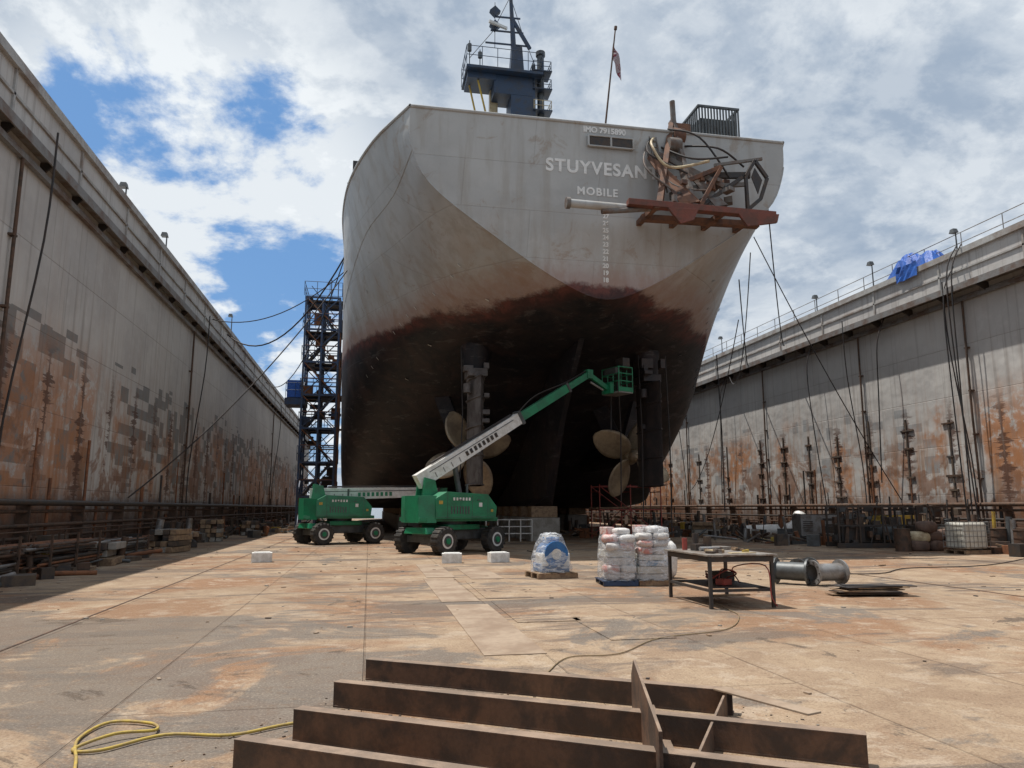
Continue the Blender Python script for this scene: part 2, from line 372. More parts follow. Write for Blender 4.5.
for i in range(21):
    r=[]
    for j in range(15):
        u=i/20*2-1; v=j/14*2-1
        h=max(0,1-abs(u)**4)*max(0,1-abs(v)**4)
        r.append((v*.8+random.uniform(-.04,.04),u*1.8,h*(.85+.3*math.sin(u*5+v)+.15*math.sin(v*9+u*7))+random.uniform(-.05,.05)))
    rows.append(r)
o.grid(rows,tarp_b,False)
rows=[[(-.88+random.uniform(-.07,.02),-.9+j*.22,.35-.25*k+random.uniform(-.04,.04)) for j in range(8)] for k in range(4)]
o.grid(rows,tarp_b,False); o.done(e)
# ---------------------------------------------------------------- SHIP
CX=9.0
ST=[(26.8,[(7.9,17.1),(7.85,15.7),(7.1,14.1),(4.7,12.3),(1.9,10.55),(0,9.9)]),
 (30,[(9.3,17.1),(8.6,15.2),(7.3,13.0),(5.4,11.0),(2.6,9.75),(0,9.2)]),
 (34,[(10.35,17.1),(9.7,15.0),(8.6,12.6),(7.1,10.2),(4.2,9.1),(0,8.5)]),
 (38,[(10.8,17.1),(10.4,14.2),(9.6,11.3),(8.4,8.9),(5.0,7.6),(0,7.0)]),
 (42,[(10.9,17.1),(10.8,13.4),(10.5,10.),(9.6,7.1),(6.0,5.6),(0,5.0)]),
 (47,[(10.9,17.1),(10.9,12.6),(10.9,8.4),(10.4,4.9),(7.5,3.4),(0,3.0)]),
 (52,[(10.9,17.1),(10.9,12),(10.9,7),(10.85,3.3),(9.8,1.95),(0,1.85)]),
 (60,[(10.9,17.1),(10.9,12),(10.9,7),(10.9,3.1),(10,1.85),(0,1.8)]),
 (85,[(10.9,17.1),(10.9,12),(10.9,7),(10.9,3.1),(10,1.85),(0,1.8)]),
 (110,[(10.9,17.4),(10.9,12),(10.8,7),(10.6,3.1),(9.6,1.85),(0,1.8)]),
 (122,[(9.5,18),(8.6,12),(8,7),(7.6,3.3),(6,1.85),(0,1.8)]),
 (133,[(4,19),(3,13),(2.4,7),(2,3.6),(1.2,1.9),(0,1.8)]),
 (138,[(.1,19.5),(.1,13),(.1,7),(.1,3.6),(.1,1.9),(0,1.85)])]
def cr(a,b,c,d,t): return .5*((2*b)+(c-a)*t+(2*a-5*b+4*c-d)*t*t+(3*b-a-3*c+d)*t**3)
def hermite_station(y):
    for i in range(len(ST)-1):
        if ST[i][0]<=y<=ST[i+1][0]+1e-6: break
    y0,y1=ST[i][0],ST[i+1][0]; t=(y-y0)/(y1-y0); out=[]
    for k in range(6):
        r=[]
        for q in (0,1):
            p0,p1=ST[i][1][k][q],ST[i+1][1][k][q]
            m0=(p1-ST[i-1][1][k][q])/(y1-ST[i-1][0]) if i>0 else (p1-p0)/(y1-y0)
            m1=(ST[i+2][1][k][q]-p0)/(ST[i+2][0]-y0) if i+2<len(ST) else (p1-p0)/(y1-y0)
            h=y1-y0
            r.append((2*t**3-3*t*t+1)*p0+(t**3-2*t*t+t)*h*m0+(-2*t**3+3*t*t)*p1+(t**3-t*t)*h*m1)
        out.append((min(r[0],10.92) if r[0]>0 else 0,r[1]))
    return out
def section(pts,sub=5):
    out=[]
    for i in range(5):
        a=pts[max(i-1,0)];b=pts[i];c=pts[i+1];d=pts[i+2] if i+2<6 else (-pts[4][0],pts[4][1])
        for k in range(sub):
            t=k/sub; out.append((cr(a[0],b[0],c[0],d[0],t),cr(a[1],b[1],c[1],d[1],t)))
    out.append(pts[5]); return out
ship=empty('dredger_ship')
ys=[26.8+.8*i for i in range(33)]+[53,55,58,60,66,72,78,84,90,96,102,108,112,116,120,123,126,129,132,134,136,138]
o=Ob('hull'); rows=[]; secs={}
for y in ys:
    sec=section(hermite_station(y)); secs[y]=sec
    full=[(CX-h,z) for h,z in sec]+[(CX+h,z) for h,z in sec[-2::-1]]
    k=max(0,1-(y-26.8)/3.0)
    rows.append([(x,y+(17.1-z)*.07*k,z) for x,z in full])
V=o.grid(rows,hullM,True)
bt=[o.bm.verts.new(p) for p in rows[0]]; o.face(bt,hullM)
dk=M('deck_paint',(.2,.2,.19),None,2,.7)
for A,B in zip(rows,rows[1:]):
    o.face([o.bm.verts.new(p) for p in ((A[0][0],A[0][1],A[0][2]-.02),(A[-1][0],A[-1][1],A[-1][2]-.02),(B[-1][0],B[-1][1],B[-1][2]-.02),(B[0][0],B[0][1],B[0][2]-.02))],dk)
o.done(ship)
o=Ob('bulwark_rail')
o.tube([(r[0][0],r[0][1],r[0][2]+.02) for r in rows[:40]],.07,hullM)
o.tube([(r[-1][0],r[-1][1],r[-1][2]+.02) for r in rows[:40]],.07,hullM)
o.tube([rows[0][0],rows[0][-1]],.07,hullM); 
o.tube(rows[0][4:-4],.03,hullM)
o.tube([rows[i][6] for i in range(0,30)],.02,hullM); o.tube([rows[i][-7] for i in range(0,30)],.02,hullM)
o.done(ship)
o=Ob('plating_marks')
for (idx,ylist) in ((14,ys[3:22]),(17,ys[4:20:2]),(9,ys[6:26:3])):
    for y in ylist:
        if random.random()<.35: continue
        sec=secs[y]; h,z=sec[idx]; h2,z2=sec[idx+1]; h0,z0=sec[idx-1]
        k=max(0,1-(y-26.8)/3.0)
        for sg in (-1,1):
            n=Vector((sg*-(z2-z0),0,(h2-h0))).normalized()
            if n.x*sg<0: n=-n
            d=Vector((sg*(h2-h0),0,z2-z0)).normalized()
            p=Vector((CX+sg*h,y+(17.1-z)*.07*k,z))+n*.03
            for q in range(random.choice([1,2])):
                pp=p+Vector((0,q*.2,0)); a=Vector((0,.06,0)); bb=d*.09
                o.face([o.bm.verts.new(v) for v in (pp-a-bb,pp+a-bb,pp+a+bb,pp-a+bb)],letter)
o.done(ship)
o=Ob('skeg')
prof=[(30.5,9.3),(34.0,6.0),(37.6,2.2),(38.4,1.8),(54,1.8),(54,3.5),(48,5),(40,8.2),(34,9.4)]
A=[(CX-.12 if i in(0,1,2) else CX-.5,y,z) for i,(y,z) in enumerate(prof)]
B=[(2*CX-p[0],p[1],p[2]) for p in A]
va=[o.bm.verts.new(p) for p in A]; vb=[o.bm.verts.new(p) for p in B]
n=len(va); o.face(va,hullM); o.face(vb[::-1],hullM)
for i in range(n): o.face([va[i],va[(i+1)%n],vb[(i+1)%n],vb[i]],hullM)
o.done(ship)
for sgn in (-1,1):
    px=CX+sgn*4.25; zc=4.3; yp=36.6
    o=Ob('shaft_bossing'); o.cyl((px,yp+.4,zc),(px,47,zc+.3),.42,hullM,r1=.8,seg=18)
    o.cyl((px,yp+.1,zc),(px,yp+.4,zc),.38,bronze,seg=16)
    o.beam((px,37.9,zc),(px-1.5,38.8,8.5),.25,.8,hullM); o.beam((px,37.9,zc),(px+1.5,38.8,8.5),.25,.8,hullM)
    o.done(ship)
    o=Ob('propeller')
    o.cyl((px,yp-.5,zc),(px,yp+.25,zc),.28,bronze,r1=.42,seg=18); o.cyl((px,yp-.9,zc),(px,yp-.5,zc),.06,bronze,r1=.28,seg=18)
    for kb in range(4):
        a0=kb*math.pi/2+(.5 if sgn<0 else .95)
        rows2=[]
        for i in range(11):
            q=i/10; r=.3+q*2.0
            ch=1.8*math.sin(math.pi*(.16+.80*q))**.75*(1 if q<.95 else .6)
            pitch=rad(62-38*q); r_=[]
            for j in range(9):
                s_=(j/8-.5)*ch; ang=a0+sgn*(s_*math.cos(pitch)+.25*q*q)/max(r,.55)
                r_.append((px+r*math.cos(ang),yp-.1+s_*math.sin(pitch)*.8,zc+r*math.sin(ang)))
            rows2.append(r_)
        o.grid(rows2,bronze,True)
    o.done(ship,solid=.06)
    o=Ob('rudder')
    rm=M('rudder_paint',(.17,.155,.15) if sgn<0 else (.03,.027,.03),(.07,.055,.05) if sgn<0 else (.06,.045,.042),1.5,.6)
    foil=[(0,0),(.25,.26),(.8,.36),(1.6,.3),(2.6,.08),(2.8,0)]
    pl=[(px-w,35.1-d,2.7) for d,w in foil]+[(px+w,35.1-d,2.7) for d,w in foil[-2:0:-1]]
    o.prism(pl,(0,0,4.9),rm)
    for z in (2.7,4.0,5.3,6.6,7.55): 
        pl=[(px-w*1.12-.03,35.13-d*1.02,z) for d,w in foil]+[(px+w*1.12+.03,35.13-d*1.02,z) for d,w in foil[-2:0:-1]]
        o.prism(pl,(0,0,.07),rm)
    o.cyl((px,34.2,7.5),(px,34.2,8.3),.42,rm,seg=16); o.cyl((px,34.2,8.1),(px,34.2,9.6),.62,hullM,r1=.75,seg=18)
    o.box((px,34.0,7.9),(.9,1.5,.35),rm)
    o.cyl((px-.5,33.2,6.9),(px-.5,33.2,7.3),.18,rm)
    for i in range(7): o.box((px+random.uniform(-.5,.5),33.2+random.uniform(-.2,.6),random.uniform(5.5,8.6)),(random.uniform(.2,.6),.4,random.uniform(.1,.5)),rm)
    o.done(ship,bevel=.02)
def text(name,body,x,z,size,mat,sp=1.0,off=.014):
    cu=bpy.data.curves.new(name,'FONT'); cu.body=body; cu.size=size; cu.extrude=.008; cu.space_character=sp; cu.offset=off
    ob=bpy.data.objects.new(name,cu); S.collection.objects.link(ob)
    y=26.8+(17.1-z)*.07-.012
    ob.location=(x,y,z); ob.rotation_euler=(rad(94),0,0); ob.data.materials.append(mat); ob.parent=ship
    return ob
text('name_lettering','STUYVESANT',CX-2.5,15.0,.72,letter,1.14,.022)
text('port_lettering','MOBILE',CX-1.2,14.12,.44,letter,1.2)
text('number_lettering','IMO 7915890',CX-.95,16.74,.32,letter)
for i,zn in enumerate(range(27,17,-1)): text('draft_mark',str(zn),CX-.12,13.2-i*.29,.25,letter,1.0,.01)
o=Ob('transom_fairlead'); yy=26.83
o.box((CX+.2,yy-.02,16.35),(1.8,.12,.36),dark_steel)
for z in (16.13,16.57): o.beam((CX-.75,yy-.06,z),(CX+1.15,yy-.06,z),.1,.06,hullM)
for x in (-.75,.2,1.15): o.box((CX+x,yy-.055,16.35),(.08,.12,.46),hullM)
o.done(ship,bevel=.015)
def rail_ring(o,cx,cy,z,w,d,mat,h=1.1):
    P=[(cx-w/2,cy-d/2),(cx+w/2,cy-d/2),(cx+w/2,cy+d/2),(cx-w/2,cy+d/2)]
    for i in range(4):
        a=Vector((*P[i],z)); b=Vector((*P[(i+1)%4],z)); n=max(2,int((b-a).length/.8))
        for k in range(n): 
            p=a.lerp(b,k/n); o.cyl(p,p+Vector((0,0,h)),.022,mat,seg=6)
        for q in (.5,1.0): o.cyl(a+Vector((0,0,h*q)),b+Vector((0,0,h*q)),.022,mat,seg=6)
o=Ob('mast'); mx,my=7.0,38
o.box((mx+.75,my,21.0),(1.6,1.7,8.6),navy_p,taper=.85)
o.box((mx-.75,my+.5,21),(.55,.5,9),cream_p,taper=.8)
o.cyl((mx-2.3,my,25.6),(mx-.6,my+1,19),.055,yellow_p,seg=6); o.cyl((mx-1.9,my-.6,25.6),(mx-.2,my,19),.055,yellow_p,seg=6)
o.box((mx-.35,my,25.6),(4.3,2.4,.16),navy_p); rail_ring(o,mx-.35,my,25.7,4.3,2.4,navy_p)
o.box((mx-1.6,my,25.35),(1.6,1.6,.4),navy_p); o.box((mx+.2,my,24.95),(2.2,1.5,1.1),navy_p)
o.box((mx+.5,my,26.6),(.85,.75,2.2),navy_p,taper=.7)
o.cyl((mx+.35,my,27.5),(mx+.1,my,32.5),.17,navy_p,r1=.07,seg=8)
for z,w in ((28.7,1.2),(29.6,.9),(27.9,1.5)): o.beam((mx+.2-w,my,z),(mx+.2+w*.6,my,z+.05),.07,.09,navy_p)
o.box((mx-.6,my-.2,28.95),(1.2,.14,.16),white_p,rz=.4)
o.beam((mx+.3,my,29.5),(mx+1.3,my,27.8),.14,.2,navy_p)
for (x,z,h) in ((mx-1.6,25.7,1.7),(mx-2.2,25.7,2.2),(mx+1.5,25.7,1.2)): o.cyl((x,my,z),(x,my,z+h),.03,grey_d,seg=6); o.cyl((x,my,z+h*.7),(x,my,z+h*.9),.12,grey_d,seg=8)
for k in range(2): o.box((mx-.75,my,29.0+k*.9),(.45,.3,.45),navy_p,rot=Matrix.Rotation(.78,3,'Y'))
o.cyl((mx-.75,my,27.6),(mx-.75,my,30.5),.02,cable_m,seg=6)
o.tube([(mx+.15,my,31),(mx-.9,my,28.6),(mx-2.2,my,26.8)],.02,cable_m)
o.tube([(mx+.15,my,31),(mx+.9,my,28.6),(mx+1.6,my,26.8)],.02,cable_m)
o.cyl((mx+1.85,my-.3,22.6),(mx+1.85,my-.3,27.2),.2,grey_d,seg=12); o.cyl((mx+1.85,my-.3,27.2),(mx+1.85,my-.3,27.45),.27,grey_d,seg=12)
for z in (23.6,24.9,26.0): rail_ring(o,mx+1.85,my-.3,z,1.0,1.0,cream_p if z<24.5 else navy_p,.6); o.box((mx+1.85,my-.3,z),(1.1,1.1,.07),navy_p)
o.done(ship,bevel=.01)
o=Ob('accommodation_block'); o.box((8.2,42.5,18.6),(7,5,3.2),white_p); o.done(ship)
flagM=M('flag_cloth',(.22,.04,.06),(.4,.34,.36),3,.8,lo=.45,hi=.5)
o=Ob('flag_staff'); o.cyl((9.3,28,17),(9.95,28,22.4),.045,steel_rust,r1=.03,seg=8); o.cyl((9.95,28,22.35),(9.97,28,22.5),.07,steel_rust,seg=8)
fr_=[]
for i in range(9): fr_.append([(9.84-.03*i*.3+.05*j,28+.1*math.sin(j*1.1+i*.4),21.75-.11*i*(1-.03*j)-.13*j-.02*j*j*.3) for j in range(8)])
o.grid(fr_,flagM,True)
o.done(ship)
o=Ob('winch_cage')
for i in range(14):
    x=14.3+.148*i
    for y in (29.2,31.0): o.box((x,y,18.5),(.06,.06,2.9),grey_d)
for i in range(9):
    for x in (14.27,16.22): o.box((x,29.4+.2*i,18.5),(.06,.06,2.9),grey_d)
for z in (18.3,19.9): 
    for y in (29.2,31.0): o.box((15.25,y,z),(2.05,.1,.1),grey_d)
    for x in (14.27,16.22): o.box((x,30.1,z),(.1,1.8,.1),grey_d)
o.box((15.25,30.1,18.3),(1.7,1.5,2.2),grey_d)
o.done(ship)
o=Ob('deck_fittings')
for y in (34,36.5,40): 
    x=CX-hermite_station(y)[0][0]+.3; o.box((x,y,17.5),(.4,.7,.9),dark_steel); o.cyl((x,y+.3,17.2),(x,y+.3,18.2),.08,dark_steel)
for x in (3.2,5.1): o.cyl((x,27.6,17.1),(x,27.6,17.5),.12,dark_steel)
o.done(ship,bevel=.02)
rustL=M('gantry_rust',(.20,.095,.055),(.09,.055,.045),2.5,.75,.1,bmp=.4)
rustR=M('gantry_red',(.20,.065,.045),(.12,.06,.045),2.5,.7,.1,bmp=.4)
gg=M('gantry_grey',(.18,.17,.16),(.14,.085,.06),2.5,.7,.1,bmp=.3)
o=Ob('stern_gantry')
o.cyl((6.9,25.2,12.9),(9.4,25.6,13.05),.16,hullM,seg=14); o.cyl((6.85,25.2,12.9),(7.0,25.2,12.9),.22,gg,seg=14)
o.cyl((8.3,25.4,12.75),(10.6,25.5,13.1),.10,gg,seg=12)
o.beam((9.3,25.3,13.15),(15.2,25.0,12.95),.35,.24,rustR); o.beam((10.2,26.3,13.0),(15.0,25.9,12.9),.3,.24,rustL)
for x in (10.4,11.8,13.2,14.6): o.beam((x,25.1,13.05),(x,27.2,13.1),.2,.22,rustL)
o.prism([(10.8,25.0,12.95),(12.0,24.9,12.95),(11.8,24.9,12.5),(11.3,25,12.35)],(0,.12,0),rustR)
o.prism([(13.6,24.9,12.95),(15.3,24.8,12.95),(15.2,24.8,12.6),(14.0,24.9,12.4)],(0,.12,0),rustR)
o.beam((10.7,25.6,13.2),(11.4,27.2,17.6),.24,.38,rustL); o.beam((12.0,25.4,13.2),(11.5,27.3,17.9),.22,.35,gg)
o.beam((9.9,26.6,15.8),(11.6,25.3,13.3),.2,.26,rustL); o.beam((10.2,26.9,16.2),(13.0,25.4,14.2),.14,.2,gg)
o.beam((11.5,26.2,14.9),(14.3,25.3,14.7),.16,.24,dark_steel); o.beam((12.9,25.4,15.0),(12.2,25.4,13.1),.12,.16,rustL)
o.beam((11.6,26.0,14.3),(14.0,25.3,14.3),.12,.16,gg); o.beam((12.2,25.6,13.2),(13.9,25.3,14.6),.12,.16,dark_steel)
o.beam((11.3,26.2,15.4),(13.0,25.3,13.3),.12,.18,gg); o.beam((10.8,26,14.3),(12.9,25.4,15.0),.12,.18,rustL)
o.beam((12.6,25.5,15.1),(14.9,25.2,15.4),.1,.12,gg)
P=[(14.0,25.2,14.6),(14.5,25.2,15.3),(15.1,25.2,14.6),(14.7,25.2,13.7),(14.2,25.2,13.2)]
for i in range(5): o.beam(P[i],P[(i+1)%5],.12,.15,dark_steel)
o.prism([(14.3,25.2,14.6),(14.5,25.2,15.0),(14.85,25.2,14.5),(14.6,25.2,13.9)],(0,.05,0),dark_steel)
o.cyl((11.3,27.0,17.0),(11.9,27.0,17.0),.36,rustL,seg=18); o.cyl((11.5,27.1,17.3),(11.4,27.0,18.6),.13,gg,seg=10)
o.cyl((10.9,26.6,16.4),(11.5,26.6,16.4),.3,gg,seg=18); o.box((11.9,27.3,17.3),(.9,.6,.7),rustL)
for (a,b_,c_) in (((10.2,27,16.9),(9.6,26.0,15.6),(11.3,25.6,14.7)),((10.6,27,16.5),(11.5,25.5,15.3),(13.2,25.3,15.4)),((11.8,27,16.6),(12.9,25.6,15.9),(14.2,25.6,15.2)),((9.9,27,16.2),(10.6,25.8,14.3),(12.2,25.5,14.0)),((11,26.8,17.2),(12.1,25.8,16.4),(13.4,25.5,14.6)),((10.0,27,16.6),(9.4,26,15.0),(10.8,25.6,13.8))):
    o.tube([a,b_,c_],.045,gg if a[0]<10.15 else cable_m,smooth=6)
o.tube([(10.3,26.9,16.8),(9.7,25.9,15.9),(10.4,25.6,14.9),(12.3,25.4,15.2)],.06,cream_p,smooth=6)
for i in range(7): o.box((12.3+.13*i,26.3,15.0-.1*i),(.06,.8,.05),rustL)
for i in range(30):
    o.box((random.uniform(10.4,13.6),random.uniform(25.2,26.4),random.uniform(13.2,14.7)),(random.uniform(.1,.45),random.uniform(.1,.4),random.uniform(.08,.4)),random.choice([rustL,gg,dark_steel,gg]),rz=random.uniform(0,3))
for x0 in (10.0,10.35): o.beam((x0,26.9,17.1),(x0+.3,26.4,14.2),.06,.06,gg)
for k in range(9): o.beam((10.0+.03*k,26.85-.05*k,16.9-.3*k),(10.35+.03*k,26.85-.05*k,16.9-.3*k),.04,.04,gg)
for v in o.bm.verts:
    if v.co.z>13.3: v.co.x=10.35+(v.co.x-9.4)*(15.15-10.35)/(15.15-9.4)
o.done(ship,bevel=.01)
# ---------------------------------------------------------------- keel blocks
o=Ob('keel_blocks')
y=38.6
while y<120:
    o.box((CX,y,.6),(1.6,1.1,1.2),concrete); o.box((CX,y,1.5),(1.4,.9,.58),wood); 
    if y>52:
        for s in (-6.2,6.2): o.box((CX+s,y,.6),(1.5,1.1,1.2),concrete); o.box((CX+s,y,1.53),(1.3,.9,.62),wood)
    y+=2.6
o.done(bevel=.03)
# ---------------------------------------------------------------- stair tower
def tower():
    e=empty('access_stair_tower',(-3.9,58,0))
    o=Ob('frame'); W,D=2.5,3.6; H=17.5
    for x in (-W/2,0,W/2):
        for y in (-D/2,0,D/2): o.box((x,y,H/2),(.14,.14,H),blue_p)
    n=7; lh=H/n
    for k in range(1,n+1):
        z=k*lh
        for x in (-W/2,W/2): o.box((x,0,z),(.12,D,.14),blue_p)
        for y in (-D/2,0,D/2): o.box((0,y,z),(W,.12,.14),blue_p); o.box((0,y,z-lh/2),(W,.07,.07),orange_rust)
        for y in (-D/2,D/2): o.beam((-W/2,y,z-lh),(W/2,y,z),.07,.07,blue_p); o.beam((W/2,y,z-lh),(-W/2,y,z),.07,.07,orange_rust)
        o.beam((-W/2,-D/2,z-lh),(-W/2,D/2,z),.07,.07,blue_p)
    for i in range(30): o.box((random.uniform(-W/2,W/2),random.uniform(-D/2,D/2),random.uniform(2,H)),(random.uniform(.2,1.0),.1,random.uniform(.2,.9)),random.choice([blue_p,orange_rust,dark_steel]))
    for i in range(9): o.cyl((W/2+random.uniform(.05,.3),-D/2,random.uniform(0,3)),(W/2+random.uniform(.05,.3),-D/2,random.uniform(9,17)),.05,random.choice([orange_rust,dark_steel]),seg=6)
    o.done(e)
    o=Ob('stairs')
    for k in range(n):
        z=k*lh; s=1 if k%2 else -1
        o.beam((-.9*s,-1.2,z+.1),(.9*s,-1.2,z+lh-.1),.9,.12,dark_steel)
        for q in range(9):
            t_=q/8; o.box((-.9*s+1.8*s*t_,-1.2,z+.15+(lh-.2)*t_),(.25,1.0,.05),dark_steel)
        o.beam((-.9*s,-1.7,z+1.1),(.9*s,-1.7,z+lh+.9),.05,.05,blue_p)
    o.done(e)
    o=Ob('landings')
    for k in range(1,n+1):
        o.box((0,.6,k*lh+.1),(W+.3,D-1.3,.08),dark_steel); rail_ring(o,0,0,k*lh+.1,W+.3,D+.2,blue_p,1.1)
    rail_ring(o,-1.8,0,9.9,1.4,2.0,blue_p,1.1); o.box((-1.8,0,9.6),(1.5,2.2,.5),blue_p); o.box((-1.9,0,10.6),(1.1,1.4,1.3),tarp_b)
    for (z,a,b_) in ((H,0,1.0),(H,-.6,.5)): o.cyl((b_,a,z),(b_,a,z+1.8),.04,blue_p,seg=6)
    for z in (7.6,12.6,15.2): o.box((W/2+.7,0,z),(1.5,.8,.1),blue_p)
    o.done(e)
tower()
# ---------------------------------------------------------------- boom lifts
def lift(loc,cang,tang,raised):
    e=empty('boom_lift',loc)
    c=Ob('chassis')
    c.box((0,0,.72),(3.0,1.15,.42),grey_d); c.box((0,0,.98),(1.7,1.5,.2),green_p)
    for x in (-1.33,1.33):
        c.box((x,0,.55),(.35,1.9,.26),grey_d); c.box((x*1.2,0,.86),(.5,1.3,.24),green_p,taper=.85)
    c.done(e,rz=cang,bevel=.03)
    w=Ob('wheels')
    for x in (-1.33,1.33):
        for y in (-1.02,1.02):
            s=1 if y>0 else -1
            w.cyl((x,y-s*.19,.5),(x,y+s*.15,.5),.5,black_r,seg=28); w.cyl((x,y+s*.15,.5),(x,y+s*.2,.5),.5,black_r,r1=.44,seg=28)
            w.cyl((x,y+s*.14,.5),(x,y+s*.215,.5),.27,white_p,seg=20); w.cyl((x,y+s*.2,.5),(x,y+s*.225,.5),.2,grey_d,seg=20); w.cyl((x,y+s*.2,.5),(x,y+s*.26,.5),.11,green_p,seg=12)
            for k in range(18):
                a=k*math.pi/9
                w.box((x+math.cos(a)*.5,y,.5+math.sin(a)*.5),(.05,.36,.07),black_r,rot=Matrix.Rotation(-a,3,'Y'))
    w.done(e,rz=cang)
    t_=Ob('turntable')
    t_.cyl((0,0,1.05),(0,0,1.2),.6,grey_d,seg=24)
    t_.box((-.1,0,1.27),(3.3,1.9,.14),green_p)
    def hood(y0,y1,x0,x1):
        t_.prism([(x0,y0,1.3),(x1,y0,1.3),(x1+.05,y0,1.75),(x1-.35,y0,2.22),(x0+.45,y0,2.3),(x0,y0,2.05)],(0,y1-y0,0),green_p)
    hood(-1.15,-.38,-1.2,1.35); hood(.38,1.15,-1.2,1.35)
    t_.prism([(-1.15,-1.1,1.15),(-1.15,1.1,1.15),(-1.75,.8,1.15),(-1.95,0,1.15),(-1.75,-.8,1.15)],(0,0,1.0),green_p)
    for s in (-1,1):
        for i in range(7): t_.box((-.55+.12*i,s*1.158,1.62),(.05,.02,.28),grey_d)
        for xx in (-.72,.32,1.0): t_.box((xx,s*1.153,1.75),(.012,.01,.85),grey_d)
        t_.box((0,s*1.153,1.36),(2.5,.01,.015),grey_d); t_.box((-.2,s*1.165,2.0),(.14,.03,.03),grey_d); t_.box((.6,s*1.165,2.0),(.14,.03,.03),grey_d)
        t_.box((.68,s*1.156,1.82),(.14,.014,.16),white_p)
        for i in range(6): t_.box((-.45+.13*i,s*1.156,2.03),(.075,.012,.11),white_p)
        t_.box((-1.0,s*1.156,1.9),(.16,.014,.13),yellow_p); t_.box((1.18,s*1.156,1.6),(.1,.012,.1),yellow_p)
    t_.cyl((.3,-.75,2.2),(.3,-.75,2.6),.05,grey_d,seg=10)
    for s in (-.28,.28): t_.prism([(-1.5,s-.04,1.3),(-.5,s-.04,1.3),(-.85,s-.04,2.75),(-1.3,s-.04,2.85)],(0,.08,0),green_p)
    t_.done(e,rz=tang,bevel=.045)
    bo=Ob('boom')
    if raised:
        p0=Vector((-1.15,0,2.85)); el=rad(31); L=(5.0,7.9,9.3)
    else:
        p0=Vector((-1.1,0,2.35)); el=rad(1.5); L=(5.6,6.0,6.3)
    d=Vector((math.cos(el),0,math.sin(el))); u=Vector((-d.z,0,d.x))
    bo.beam(p0-d*.35,p0+d*L[0],.38,.58,white_p,.34,.48); bo.beam(p0+d*(L[0]-.02),p0+d*L[1],.28,.36,white_p if not raised else green_p)
    bo.beam(p0+d*(L[1]-.02),p0+d*L[2],.22,.27,green_p)
    bo.box(p0+d*L[0],(.14,.44,.6),grey_d,rot=Matrix.Rotation(-el,3,'Y'))
    bo.box(p0+d*L[1],(.12,.34,.44),grey_d,rot=Matrix.Rotation(-el,3,'Y'))
    bo.beam(p0+d*.5+u*.35,p0+d*(L[0]-.3)+u*.3,.12,.08,cable_m)
    for s in (-1,1):
        bo.beam(p0+d*.2+u*.12+Vector((0,s*.2,0)),p0+d*(L[0]-.4)+u*.1+Vector((0,s*.188,0)),.02,.03,grey_d)
        for k in range(8): bo.box(p0+d*(2.0+.22*k)-u*.05+Vector((0,s*.19,0)),(.13,.014,.19),green_p if not raised else dark_steel,rot=Matrix.Rotation(-el,3,'Y'))
        for k in range(4): bo.box(p0+d*(.4+.4*k)-u*.1+Vector((0,s*.193,0)),(.04,.02,.2),grey_steel,rot=Matrix.Rotation(-el,3,'Y'))
    if raised: 
        bo.tube([p0+d*L[0]+u*.2,p0+d*(L[0]+1.2)+u*.45,p0+d*L[1]+u*.25,p0+d*L[2]+u*.2],.03,cable_m,smooth=5)
        bo.cyl((.55,0,1.35),p0+d*1.4-u*.1,.11,grey_d,seg=12); bo.cyl(p0+d*1.3-u*.15,p0+d*2.3-u*.22,.07,grey_steel,seg=12)
    else: bo.cyl((.4,0,1.35),p0+d*1.7-u*.2,.11,grey_d,seg=12)
    tip=p0+d*L[2]
    bo.box(tip,(.3,.3,.4),green_p)
    jt=tip+(Vector((1.05,0,-.55)) if raised else Vector((.95,0,-1.15)))
    bo.beam(tip,jt,.16,.2,green_p); bo.cyl(tip+Vector((.1,0,-.35)),jt+Vector((-.25,0,-.1)),.05,grey_steel,seg=8)
    bo.done(e,rz=tang,bevel=.012)
    k=Ob('platform_basket'); bc=jt+Vector((.6,0,-.2)) ; yw=1.2; xw=.4
    k.box((jt.x+.08,0,jt.z),(.2,.5,.5),green_p)
    k.box(bc,(2*xw,yw,.08),grey_steel)
    for z in (.5,.85,1.15):
        for s in (-1,1):
            k.cyl(bc+Vector((-xw,s*yw/2,z)),bc+Vector((xw,s*yw/2,z)),.028,green_p,seg=8); k.cyl(bc+Vector((s*xw,-yw/2,z)),bc+Vector((s*xw,yw/2,z)),.028,green_p,seg=8)
    for x in (-xw,xw):
        for q in range(4): k.cyl(bc+Vector((x,-yw/2+yw*q/3,0)),bc+Vector((x,-yw/2+yw*q/3,1.15)),.026,green_p,seg=8)
    k.box(bc+Vector((-.3,0,1.0)),(.25,.8,.3),grey_d); 
    for s in (-1,1): k.box(bc+Vector((0,s*yw/2,.12)),(2*xw,.03,.2),green_p)
    if raised:
        k.box(bc+Vector((.1,-.3,1.35)),(.4,.5,.5),dark_steel); k.cyl(bc+Vector((.3,.3,.1)),bc+Vector((.3,.3,1.7)),.12,dark_steel); k.tube([bc+Vector((.2,.8,1.2)),bc+Vector((.5,1.1,.2)),bc+Vector((.3,.9,-1.6))],.03,cable_m,smooth=5)
    k.done(e,rz=tang)
    return e
lift((3.15,29.2,0),rad(38),rad(20.5),True)
lift((-1.4,37.6,0),rad(28),rad(8),False)
